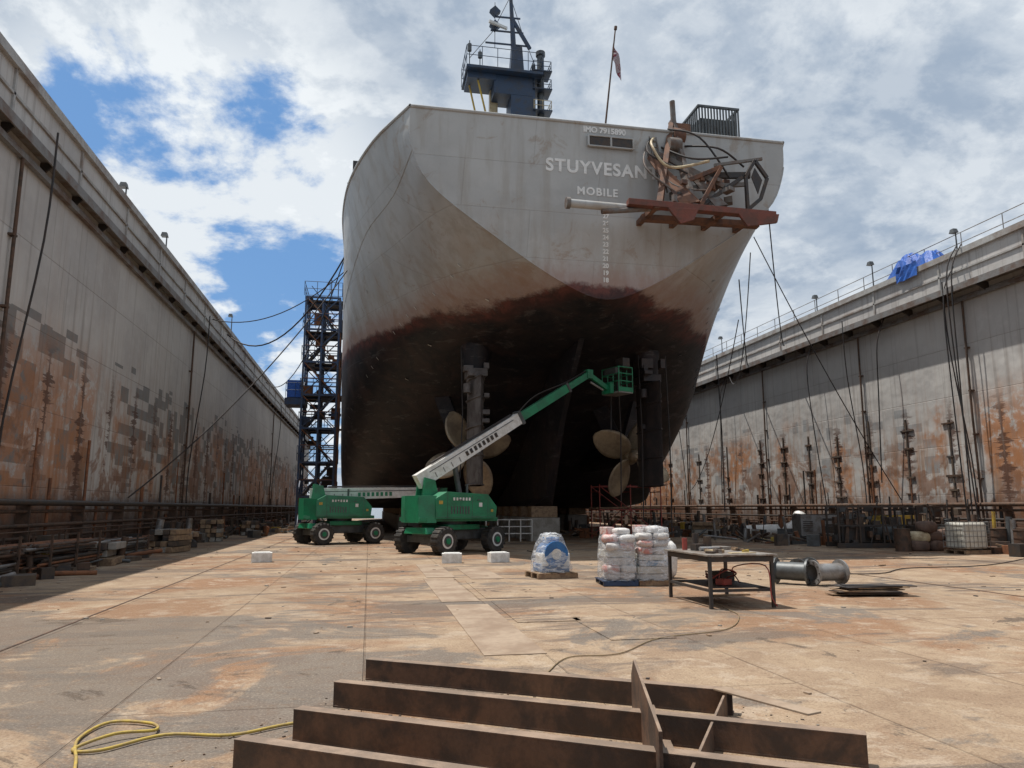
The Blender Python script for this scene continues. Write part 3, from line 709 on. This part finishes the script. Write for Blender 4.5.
# ---------------------------------------------------------------- small props
def block(x,y,rz): 
    o=Ob('foam_block'); o.box((0,0,.15),(.62,.4,.3),foam); o.box((0,0,.31),(.5,.3,.02),foam); o.done(None,(x,y,0),rz,bevel=.03)
block(-3.3,25.2,.1); block(2.6,23.7,-.1); block(4.1,23.8,.15); block(6.8,27.2,.4)
def pallet(parent,w,d):
    o=Ob('pallet')
    for i in range(6): o.box((-w/2+w*(i+.5)/6,0,.13),(w/6*.78,d,.022),wood)
    for y in (-d/2+.06,0,d/2-.06): o.box((0,y,.07),(w,.09,.09),wood); o.box((0,y,.014),(w,.1,.02),wood)
    o.done(parent)
glass=bpy.data.materials.new('clear_wrap'); glass.use_nodes=True; t=NT(glass.node_tree); b=t.n['Principled BSDF']
co=t.n.new('ShaderNodeTexCoord').outputs['Object']; b.inputs['Base Color'].default_value=(.78,.81,.85,1); b.inputs['Roughness'].default_value=.15
al=t.m('MULTIPLY_ADD',t.step(t.noise(t.scalev(co,(2,2,7)),1.5,5,.7,1.2),.40,.68),.6,.15); t.l.new(al,b.inputs['Alpha']); bump(t,b,t.noise(co,6,5,.65,1.5),1.0,.06)
def wrapbox(o,cx,cy,w,d,z0,z1,mat,top=1.0,n=8,pw=.85):
    rows=[]
    for k in range(n+1):
        q0=k/n; z=z0+(z1-z0)*q0; f=1-(1-top)*q0**2; r=[]
        for j in range(41):
            a=2*math.pi*(j%40)/40; c_,s_=math.cos(a),math.sin(a); q=1/max(abs(c_),abs(s_))**pw
            jit=1+.03*math.sin(5*a+3*z)+.025*math.sin(11*a+17*z)
            r.append((cx+w/2*c_*q*f*jit,cy+d/2*s_*q*f*jit,z+.015*math.sin(6*a)))
        rows.append(r)
    rows.append([(cx+(p[0]-cx)*.5,cy+(p[1]-cy)*.5,p[2]+.03+.02*math.sin(i)) for i,p in enumerate(rows[-1])]); rows.append([(cx,cy,z1+.04)]*41)
    o.grid(rows,mat,True)
pumpB=M('pump_blue',(.03,.16,.42),(.03,.11,.28),3,.4)
e=empty('wrapped_pump_on_pallet',(4.5,18.4,0),.15); pallet(e,1.05,.95)
o=Ob('pump')
o.cyl((0,.3,.58),(0,-.30,.58),.29,pumpB,seg=22); o.cyl((0,-.30,.58),(0,-.36,.58),.31,pumpB,seg=22); o.cyl((0,-.36,.58),(0,-.38,.58),.13,white_p,seg=20); o.box((0,0,.25),(.75,.6,.2),pumpB)
o.box((0,0,.90),(.3,.4,.16),pumpB); o.cyl((0,0,.92),(0,0,1.02),.16,white_p,seg=16); o.box((.28,-.1,.45),(.16,.5,.3),white_p); o.box((-.28,-.1,.45),(.16,.5,.3),white_p)
o.done(e,bevel=.02)
o=Ob('plastic_cover'); wrapbox(o,0,0,.92,.88,.15,1.04,glass,.5,9,.6); o.done(e)
e=empty('wrapped_goods_pallet',(6.0,16.4,0),-.12,.84); 
o=Ob('pallet_base')
for q in (-.55,.40):
    for i in range(6): o.box((q-.42+i*.17,0,.13),(.13,1.2,.022),blue_p if q<0 else wood)
    for y in (-.54,0,.54): o.box((q,y,.065),(.92,.1,.1),blue_p if q<0 else wood)
o.done(e)
o=Ob('sacks_and_cartons')
for cx_,top in ((-.54,1.15),(.38,1.3)):
    z=.15; lvl=0
    while z<top:
        h=random.choice([.15,.18,.2])
        if (lvl//2)%2==0 and cx_<0 or (lvl>3 and cx_>0):
            for (dx,dy) in ((-.2,-.28),(.22,-.26),(0,.27)): o.bag((cx_+dx+random.uniform(-.03,.03),dy+random.uniform(-.03,.03),z+h/2),(.46,.54,h*1.12),random.choice([bagM,redbox,bagM]),rz=random.uniform(-.15,.15))
        else:
            o.box((cx_+random.uniform(-.04,.04),random.uniform(-.04,.04),z+h/2),(random.uniform(.62,.84),random.uniform(.75,1.0),h-.015),random.choice([carton,redbox,plastic_w,wrap_b,bagM]),rz=random.uniform(-.08,.08))
        z+=h; lvl+=1
    o.bag((cx_+.1,-.1,z+.08),(.5,.5,.2),bagM,.3)
    o.box((cx_-.22,.1,z+.1),(.25,.4,.2),redbox,rz=.3)
o.done(e,bevel=.012)
o=Ob('stretch_wrap'); wrapbox(o,-.54,0,.9,1.14,.14,1.3,glass,.85); wrapbox(o,.40,0,.9,1.1,.14,1.5,glass,.88); o.done(e)
e=empty('wrapped_drum',(7.1,17.8,0)); o=Ob('drum'); o.cyl((0,0,0),(0,0,.95),.3,wrap_b,seg=22); o.cyl((0,0,.95),(0,0,1.05),.12,white_p); o.bag((.1,-.15,.45),(.6,.6,.9),bagM); o.done(e)
# table
e=empty('steel_work_table',(6.36,13.05,0),0)
o=Ob('table_frame'); tw,td,h=1.22,1.8,.88
for x in (-tw/2+.03,tw/2-.03):
    for y in (-td/2+.03,td/2-.03): o.box((x,y,h/2),(.055,.055,h),dark_steel)
for x in (-tw/2+.03,tw/2-.03): o.box((x,0,.3),(.045,td-.1,.045),dark_steel)
for y in (-td/2+.03,td/2-.03): o.box((0,y,.3),(tw-.1,.045,.045),dark_steel); o.box((0,y,h-.06),(tw,.06,.08),dark_steel)
for x in (-tw/2+.03,tw/2-.03): o.box((x,0,h-.06),(.06,td-.13,.08),dark_steel)
o.done(e)
topM=M('table_top',(.34,.32,.29),(.18,.13,.10),4,.45,.3)
o=Ob('table_top'); o.box((0,0,h+.012),(tw+.1,td+.1,.03),topM); o.done(e,bevel=.004)
o=Ob('tools'); 
o.box((-.25,.3,h+.09),(.22,.16,.12),dark_steel,rz=.3); o.cyl((-.3,.1,h+.07),(.1,.15,h+.07),.04,grey_steel); o.box((.2,.5,h+.06),(.5,.3,.06),topM,rz=.2)
o.cyl((-.4,.55,h+.03),(-.4,.55,h+.25),.05,red_p); o.box((.35,-.4,h+.05),(.35,.03,.05),yellow_p,rz=.8); o.cyl((-.15,.6,h+.03),(-.15,.6,h+.34),.06,dark_steel); o.box((-.05,.3,h+.16),(.1,.12,.25),dark_steel,rz=.3)
o.box((.15,-.65,h+.035),(.5,.12,.02),cream_p,rz=.1); o.box((-.2,-.3,h+.05),(.3,.2,.05),cream_p,rz=.4)
for i in range(12): o.box((random.uniform(-.5,.5),random.uniform(-.7,.8),h+.05),(random.uniform(.04,.2),random.uniform(.03,.12),random.uniform(.03,.1)),random.choice([dark_steel,grey_steel,wood,topM]),rz=random.uniform(0,3))
o.box((0,0,.33),(.9,1.4,.02),dark_steel); o.box((-.1,-.4,.40),(.24,.18,.1),red_p,rz=.5); o.tube([(.1,-.6,.4),(.4,.2,.6),(.5,-.8,.7),(.5,-.95,.2),(.6,-.95,.03)],.012,red_p,smooth=5); o.box((.2,.3,.43),(.3,.4,.18),dark_steel,rz=.2)
for q in range(3): o.tube([(-.3+.1*q,-.2,.4),(0,-.35+.1*q,.60),(.3,-.1,.5),(.1,.2,.4),(-.2,.1,.55-.05*q),(-.3,-.3,.42)],.012,red_p if q!=1 else cable_m,smooth=6)
o.done(e,bevel=.004)
def spool(name,loc,rz,L,r,mt):
    e=empty(name,loc,rz); o=Ob('pipe'); 
    o.cyl((-L/2,0,r+.09),(L/2,0,r+.09),r,mt,seg=28,inner=r*.88)
    for x in (-L/2,L/2-.04): o.cyl((x,0,r+.09),(x+.045,0,r+.09),r+.085,mt,seg=28,inner=r*.88)
    for x in (-L/2-.02,L/2+.0):
        for k in range(10):
            a=k*math.pi/5; o.cyl((x,math.cos(a)*(r+.045),r+.09+math.sin(a)*(r+.045)),(x+.04,math.cos(a)*(r+.045),r+.09+math.sin(a)*(r+.045)),.016,dark_steel,seg=6)
    o.done(e)
spool('flanged_pipe',(9.45,15.7,0),2.3,.75,.2,grey_d); spool('flanged_pipe',(10.1,15.4,0),.15,.8,.19,grey_steel); spool('flanged_pipe',(10.3,16.6,0),.6,.7,.17,grey_d)
o=Ob('scrap_plates')
for i in range(9): o.box((9.75+random.uniform(-.25,.25),13.5+random.uniform(-.15,.15),.03+.021*i),(random.uniform(.9,1.5),random.uniform(.25,.6),.018),random.choice([dark_steel,dirtM,wood]),rz=random.uniform(-.3,.3))
o.done()
e=empty('dredge_pipe_elbow',(23.2,39.6,0)); o=Ob('pipe'); o.tube([(-1.9,.6,.36),(-.6,.1,.42),(.5,-.1,.5),(1.1,0,.8),(1.45,.2,1.15)],.34,white_p,seg=20,smooth=6)
o.cyl((-2.0,.63,.42),(-1.86,.6,.42),.42,dark_steel,seg=20); o.cyl((1.4,.17,1.1),(1.52,.24,1.24),.42,white_p,seg=20); o.done(e)
e=empty('intermediate_bulk_container',(22.2,24.8,0),.1); o=Ob('bottle'); o.box((0,0,.68),(1.08,.9,.95),plastic_w); o.cyl((0,0,1.15),(0,0,1.21),.12,dark_steel); o.done(e,bevel=.07)
o=Ob('cage')
for z in (.25,.45,.65,.85,1.05,1.17): 
    for s in (-1,1): o.box((0,s*.49,z),(1.18,.012,.018),grey_steel); o.box((s*.58,0,z),(.012,.98,.018),grey_steel)
for k in range(7):
    for s in (-1,1): o.box((-.57+k*.19,s*.505,.7),(.015,.012,1.0),grey_steel); o.box((s*.595,-.48+k*.16,.7),(.012,.015,1.0),grey_steel)
o.done(e); pallet(e,1.2,1.0)
for (x,y) in ((24.2,24.3),(24.9,26.1),(20.9,26.6),(23.9,27.6)):
    o=Ob('steel_drum'); mt=random.choice([steel_rust,dirtM]); o.cyl((0,0,0),(0,0,.88),.29,mt,seg=20)
    for z in (.02,.3,.58,.87): o.cyl((0,0,z-.015),(0,0,z+.015),.305,mt,seg=20)
    o.done(None,(x,y,0))
# sacks stacked on a crate beside the container
e=empty('sack_stack',(21.9,26.6,0)); o=Ob('sacks')
for (x,y,z) in ((-.3,0,.2),(.5,0,.2),(-.2,.1,.55),(.4,.1,.6),(.1,0,.95),(.0,.7,.3),(1.3,.2,.25),(1.25,.2,.65)): o.bag((x,y,z),(.85,.6,.45),random.choice([brownbag,brownbag,cream_p]),random.uniform(-.4,.4))
o.done(e)
# generator set
def genset(x,y,rz,col):
    e=empty('generator_set',(x,y,0),rz); o=Ob('enclosure')
    o.box((0,0,.85),(1.9,.95,1.0),col); o.box((0,0,1.37),(1.8,.85,.05),dark_steel); o.cyl((.6,0,1.38),(.6,0,1.7),.05,dark_steel)
    for i in range(6): o.box((-.6,-.485,.6+.09*i),(.5,.02,.035),dark_steel)
    o.box((.45,-.483,.85),(.6,.015,.7),dark_steel); o.box((.45,-.495,.95),(.4,.015,.25),grey_steel)
    o.done(e,bevel=.03)
    o=Ob('trailer_frame')
    for s in (-.4,.4): o.box((0,s,.3),(2.1,.08,.1),dark_steel); o.cyl((0,s*1.15,.25),(0,s*1.4,.25),.25,black_r,seg=18)
    for x_ in (-.95,.95): o.box((x_,0,.17),(.08,.8,.34),dark_steel)
    o.done(e)
genset(24.2,31.2,.15,yellow_p); genset(24.4,35.3,.1,grey_d); genset(21.6,33.6,-.1,grey_steel)
def hpu(x,y,rz):
    e=empty('hydraulic_power_unit',(x,y,0),rz)
    o=Ob('skid'); 
    for s in (-.6,.6): o.box((0,s,.12),(3.0,.12,.2),dark_steel)
    for x in (-1.4,-.5,.5,1.4):
        for s in (-.6,.6): o.box((x,s,.95),(.07,.07,1.7),dark_steel)
    for z in (.95,1.75): 
        for s in (-.6,.6): o.box((0,s,z),(2.9,.06,.07),dark_steel)
    o.done(e)
    o=Ob('machinery'); o.box((-.7,0,.6),(1.0,.8,.7),dark_steel); o.cyl((.1,0,.65),(1.3,0,.65),.34,grey_d,seg=18); o.cyl((-.7,0,.95),(-.7,0,1.45),.18,steel_rust); o.tube([(.3,.3,1),(.6,.5,1.6),(-.3,.4,1.5),(-.6,.2,1.1)],.04,cable_m,smooth=5); o.box((1.2,.1,1.1),(.35,.5,.4),dirtM)
    for i in range(34): o.box((random.uniform(-1.4,1.4),random.uniform(-.55,.5),random.uniform(.2,1.7)),(random.uniform(.08,.4),random.uniform(.08,.3),random.uniform(.08,.3)),random.choice([dark_steel,dirtM,grey_d,steel_rust]))
    for i in range(8): a=random.uniform(-1.2,1.2); o.cyl((a,-.6,.2),(a+random.uniform(-.5,.5),-.5,random.uniform(1.2,2.2)),.035,random.choice([dark_steel,steel_rust]),seg=6)
    o.done(e,bevel=.015)
hpu(21.3,29.4,-.2); hpu(24.0,28.6,.1)
def scrap(x0,x1,y0,y1,n,hm=1.0):
    o=Ob('scrap_pile')
    for i in range(n):
        x,y=random.uniform(x0,x1),random.uniform(y0,y1); k=random.random(); mt=random.choice([dirtM,dark_steel,steel_rust,grey_d,wood,grey_steel,dirtM,orange_rust,yellow_p if random.random()<.3 else dirtM])
        if k<.45: w,d,h=random.uniform(.15,.9),random.uniform(.15,.7),random.uniform(.06,.7)*hm; o.box((x,y,h/2),(w,d,h),mt,rz=random.uniform(0,3))
        elif k<.8:
            a=random.uniform(0,6.28); L=random.uniform(.5,1.8); z=random.uniform(.06,.7)*hm; o.cyl((x-L*math.cos(a)/2,y-L*math.sin(a)/2,.05),(x+L*math.cos(a)/2,y+L*math.sin(a)/2,z),random.uniform(.02,.08),mt,seg=8)
        else: h=random.uniform(.4,1.6)*hm; o.cyl((x,y,0),(x+random.uniform(-.2,.2),y,h),random.uniform(.02,.15),mt,seg=10)
    o.done()
scrap(22.8,25.8,23,60,380); scrap(22.5,25.9,17,23,40,.8); scrap(18.5,23,31,44,120,.8); scrap(-9.2,-8.2,29,80,160,.8); scrap(12,18,40,52,90,.9); scrap(2,7,42,56,40,.7); scrap(-8.6,-5,44,70,50,.7); scrap(-9.0,-7.6,17,31,70,.5)
def rack(x,y,w,l,h):
    e=empty('pipe_rack',(x,y,0)); o=Ob('rack_frame')
    for yy in (-l/2,0,l/2):
        for xx in (-w/2,w/2): o.box((xx,yy,h/2),(.05,.05,h+random.uniform(0,.2)),steel_rust)
        for z in (.15,h*.55): o.box((0,yy,z),(w,.05,.05),steel_rust)
    o.done(e); o=Ob('stored_pipes')
    for z in (.24,h*.55+.08):
        for k in range(int(w/.12)):
            for q in range(3):
                if random.random()<.25: continue
                j=random.uniform(-.05,.05); o.cyl((-w/2+.1+k*.115+j,-l/2-random.uniform(-.3,.7),z+q*.085),(-w/2+.1+k*.115-j,l/2+random.uniform(-.3,.7),z+q*.085),random.uniform(.025,.045),random.choice([grey_steel,steel_rust,dark_steel,orange_rust]),seg=7)
    o.done(e)
rack(-8.3,22.4,1.1,3.4,.95); rack(-8.3,27.8,1.1,2.6,.7); rack(-8.4,18.0,1.0,2.6,1.0)
def timber(x,y,rz,n,L):
    o=Ob('timber_stack')
    for k in range(n):
        for q in range(4):
            if random.random()<.15: continue
            o.box(((q-1.5)*.26,random.uniform(-.1,.1),.12+k*.22),(.24,L+random.uniform(-.2,.1),.2) if k%2==0 else (.24,L*.9,.2),random.choice([wood,wood,dirtM,concrete]),rz=random.uniform(-.03,.03))
    o.done(None,(x,y,0),rz,bevel=.012)
timber(-8.0,25.2,.1,3,1.5); timber(-7.6,31.5,-.2,4,1.6); timber(-8.0,35.5,.3,3,1.8); timber(-7.9,41,.1,5,1.6); timber(19.5,41.5,1.2,4,1.6); timber(-7.4,50,.2,4,2)
o=Ob('safety_barrier')
for x in (5.9,6.5,7.1,7.7,8.3): o.cyl((x,38.0,0),(x,38.0,1.1),.035,white_p,seg=8)
for z in (.4,.75,1.1): o.cyl((5.9,38.0,z),(8.3,38.0,z),.03,white_p,seg=8)
o.done()
e=empty('scaffold'); o=Ob('scaffold_frames')
for x in (12.6,14.4,16.2):
    for y in (40,41.6): o.cyl((x,y,0),(x,y,3.0),.035,red_p,seg=8)
    for z in (.6,1.6,2.6): o.cyl((x,40,z),(x,41.6,z),.03,red_p,seg=8)
for y in (40,41.6):
    for z in (1.6,2.9): o.cyl((12.6,y,z),(16.2,y,z),.03,red_p,seg=8)
    o.cyl((12.6,y,.1),(14.4,y,1.6),.025,red_p,seg=8); o.cyl((14.4,y,1.6),(16.2,y,.1),.025,red_p,seg=8); o.cyl((12.6,y,2.9),(14.4,y,1.6),.025,red_p,seg=8)
o.done(e); o=Ob('planks'); 
for k in range(4): o.box((14.4,40.2+.4*k,1.7),(4.0,.3,.05),wood)
o.done(e)
o=Ob('hanging_rigging')
for (x,y,z0,z1) in ((12.6,33.4,9,1.2),(13.9,33.2,9,.4),(18.5,37,10,1.5),(4.0,33.6,9,3.0),(11.6,33.6,8.8,2)): o.tube([(x,y,z0),(x+.1,y,(z0+z1)/2),(x,y-.1,z1)],.03,cable_m)
o.done()
# ---------------------------------------------------------------- foreground frame of steel channels
o=Ob('steel_beam_frame'); D=Vector((.846,-.533,0)); Nn=Vector((.533,.846,0))
def chan(p,L,h,z=0):
    p=Vector((p[0],p[1],z)); q=p+D*L
    o.beam(p+Vector((0,0,h/2)),q+Vector((0,0,h/2)),.016,h-.02,beam_rust)
    for zz in (.009,h-.008): o.beam(p+Nn*.045+Vector((0,0,zz)),q+Nn*.045+Vector((0,0,zz)),.11,.016,beam_rust)
chan((.02,7.94),3.55,.2); chan((-.25,6.95),4.2,.21); chan((-.5,6.02),4.6,.23); chan((-.8,5.3),4.6,.24)
def cross(k,z0,h,w,off0=-.1,off1=3.3):
    a=Vector((.02,7.94,0))+D*k; o.beam(a-Nn*off0+Vector((0,0,z0)),a-Nn*off1+Vector((0,0,z0)),w,h,beam_rust)
cross(3.5,.1,.19,.02)
a=Vector((2.25,6.35,0)); b_=Vector((1.72,4.4,0))
o.prism([a,b_,b_+Vector((0,0,.40)),a+(b_-a)*.12+Vector((0,0,.46)),a+Vector((0,0,.30))],(.022,-.006,0),beam_rust)
o.prism([a+Vector((0,0,.02)),b_+Vector((0,0,.02)),b_+Vector((.22,0,.02)),a+Vector((.2,0,.02))],(0,0,.02),beam_rust)
a=Vector((2.83,5.85,.0)); o.beam(a+Vector((.08,.2,.22)),a+Vector((.38,-.7,.235)),.14,.016,plateM)
o.done(bevel=.004)
# grit between the beams
o=Ob('grit')
for i in range(500):
    k=random.uniform(0,4.2); off=random.uniform(-.3,3.0); p=Vector((.02,7.94,0))+D*k-Nn*off; s=random.uniform(.004,.014)
    o.box((p.x,p.y,s*.3),(s*random.uniform(1,2.5),s,s*.6),random.choice([dirtM,wood,concrete,steel_rust]),rz=random.uniform(0,3))
o.done()
# ---------------------------------------------------------------- hoses and cables
o=Ob('yellow_air_hose'); o.tube([(-1.7,5.2,.02),(-1.88,5.77,.02),(-2.05,6.3,.02),(-1.97,6.73,.02),(-1.64,6.62,.025),(-1.55,6.4,.03),(-1.8,6.28,.05),(-2.0,6.05,.02),(-1.8,6.0,.02),(-1.45,6.3,.02),(-.97,6.2,.02),(-.56,6.42,.02),(0,6.6,.02)],.012,hose_y,smooth=6); o.done()
o=Ob('ground_hose'); o.tube([(1.5,7.2,.012),(1.84,7.8,.012),(2.3,8.6,.012),(2.94,8.7,.012),(3.8,9.6,.012),(5.0,10.1,.012),(5.8,11.25,.012),(6.0,12.0,.012),(6.2,13,.012)],.007,hose_b,smooth=6)
o.tube([(9.9,16.9,.02),(11,18,.02),(13,17.6,.02),(15,19,.02),(18,19.5,.02),(22,22,.02)],.014,cable_m,smooth=6); o.done()
def sag(a,b,s,n=16): 
    a,b=Vector(a),Vector(b); return [a.lerp(b,i/n)-Vector((0,0,4*s*(i/n)*(1-i/n))) for i in range(n+1)]
o=Ob('mooring_cables')
o.tube(sag((-1.7,40,15.4),(-10,52,13.5),2.6),.045,cable_m); o.tube(sag((-1.75,41,14.8),(-10,47,13.2),1.2),.03,cable_m)
o.tube(sag((-1.5,38,13.9),(-9.4,32,2.1),.8),.03,cable_m); o.tube(sag((-1.8,43,16.5),(-10,72,13.5),3.2),.035,cable_m)
o.tube(sag((17.7,31,14.5),(26.6,33.7,2.1),.4),.025,cable_m); o.tube(sag((17.9,33,13.0),(26.4,48,11.8),1.2),.03,cable_m)
o.tube(sag((17.9,30,16.6),(26.9,44,12.4),2.2),.03,cable_m); o.tube(sag((18.3,34,11.2),(26.2,58,3.2),1.5),.025,cable_m); o.tube(sag((17.2,30.5,13.5),(26.9,52,12.0),3.0),.025,cable_m)
o.done()
o=Ob('floor_debris')
for i in range(380):
    x=random.uniform(-8,25); y=random.uniform(5.5,40); s=random.uniform(.008,.035)*(1+y*.03)
    o.box((x,y,s*.2),(s*random.uniform(.6,2.5),s,s*.4),random.choice([dirtM,wood,plateM,concrete,plateM]),rz=random.uniform(0,3))
for i in range(7):
    x=random.uniform(3,20); y=random.uniform(13,34); a=random.uniform(0,3); L=random.uniform(.3,.8); o.beam((x,y,.02),(x+L*math.cos(a),y+L*math.sin(a),.02),.05,.035,random.choice([wood,dirtM]))
o.done()
# ---------------------------------------------------------------- world
sd=Vector((-.27,.17,1.0)).normalized(); elev=math.asin(sd.z); az=math.atan2(sd.x,sd.y)
W=bpy.data.worlds.new('World'); S.world=W; W.use_nodes=True; t=NT(W.node_tree); bg=t.n['Background']
sky=t.node('ShaderNodeTexSky',sky_type='NISHITA',sun_disc=False,sun_elevation=elev,sun_rotation=az,air_density=1.0,dust_density=1.0,ozone_density=1.5)
g=t.n.new('ShaderNodeTexCoord').outputs['Generated']
s=t.node('ShaderNodeSeparateXYZ',{0:g}).outputs
zz=t.m('ADD',t.m('MAXIMUM',s[2],0.0),.35); P=t.vec(t.m('DIVIDE',s[0],zz),t.m('DIVIDE',s[1],zz),0.7)
n1=t.noise(P,2.6,10,.60,.15); n2=t.noise(P,.9,5,.5,.2); n3=t.noise(P,3.4,9,.62,.25)
n1b=t.noise(t.node('ShaderNodeVectorMath',{0:P,1:(-.035,.03,0)},operation='ADD').outputs[0],2.6,10,.60,.15)
dt=t.node('ShaderNodeVectorMath',{0:g,1:Vector((-.225,.93,.29)).normalized()[:]},operation='DOT_PRODUCT').outputs['Value']
hole=t.step(dt,.93,.98)
cov=t.m('SUBTRACT',t.m('ADD',t.m('MULTIPLY',n1,.7),t.m('MULTIPLY',n2,.3)),t.m('MULTIPLY_ADD',hole,.175,-.14))
mask=t.step(cov,.475,.535)
shade=t.step(t.m('SUBTRACT',n1b,n1),-.05,.05)
thick=t.step(cov,.50,.66)
br=t.m('ADD',t.m('MULTIPLY',t.step(n3,.38,.60),.6),t.m('MULTIPLY',t.m('SUBTRACT',1.0,shade),.5))
br=t.m('MAXIMUM',br,t.m('MULTIPLY',hole,.85))
cc=t.mix(br,(3.3,4.1,5.2),(8.0,8.4,8.7))
cc=t.mix(t.m('MULTIPLY',t.m('MULTIPLY',thick,t.m('SUBTRACT',1.0,hole)),.35),cc,(3.2,3.9,4.9))
skb=t.mix(.55,sky.outputs[0],(1.1,3.2,6.9))
col=t.mix(mask,skb,cc)
t.l.new(col,bg.inputs['Color']); bg.inputs['Strength'].default_value=.11
sl=bpy.data.lights.new('sun','SUN'); sl.energy=4.9; sl.angle=rad(.6); sl.color=(1,.94,.86)
so=bpy.data.objects.new('sun',sl); S.collection.objects.link(so); so.rotation_euler=(-sd).to_track_quat('-Z','Y').to_euler()
# ---------------------------------------------------------------- camera
cam=bpy.data.cameras.new('camera'); co_=bpy.data.objects.new('camera',cam); S.collection.objects.link(co_); S.camera=co_
cam.lens=26.0; cam.sensor_width=36; cam.clip_end=8000; cam.clip_start=.05
co_.location=(0,0,1.7); co_.rotation_euler=(rad(90+9.51),0,rad(-10.8))
S.view_settings.view_transform='Standard'; S.view_settings.look='None'; S.view_settings.exposure=0
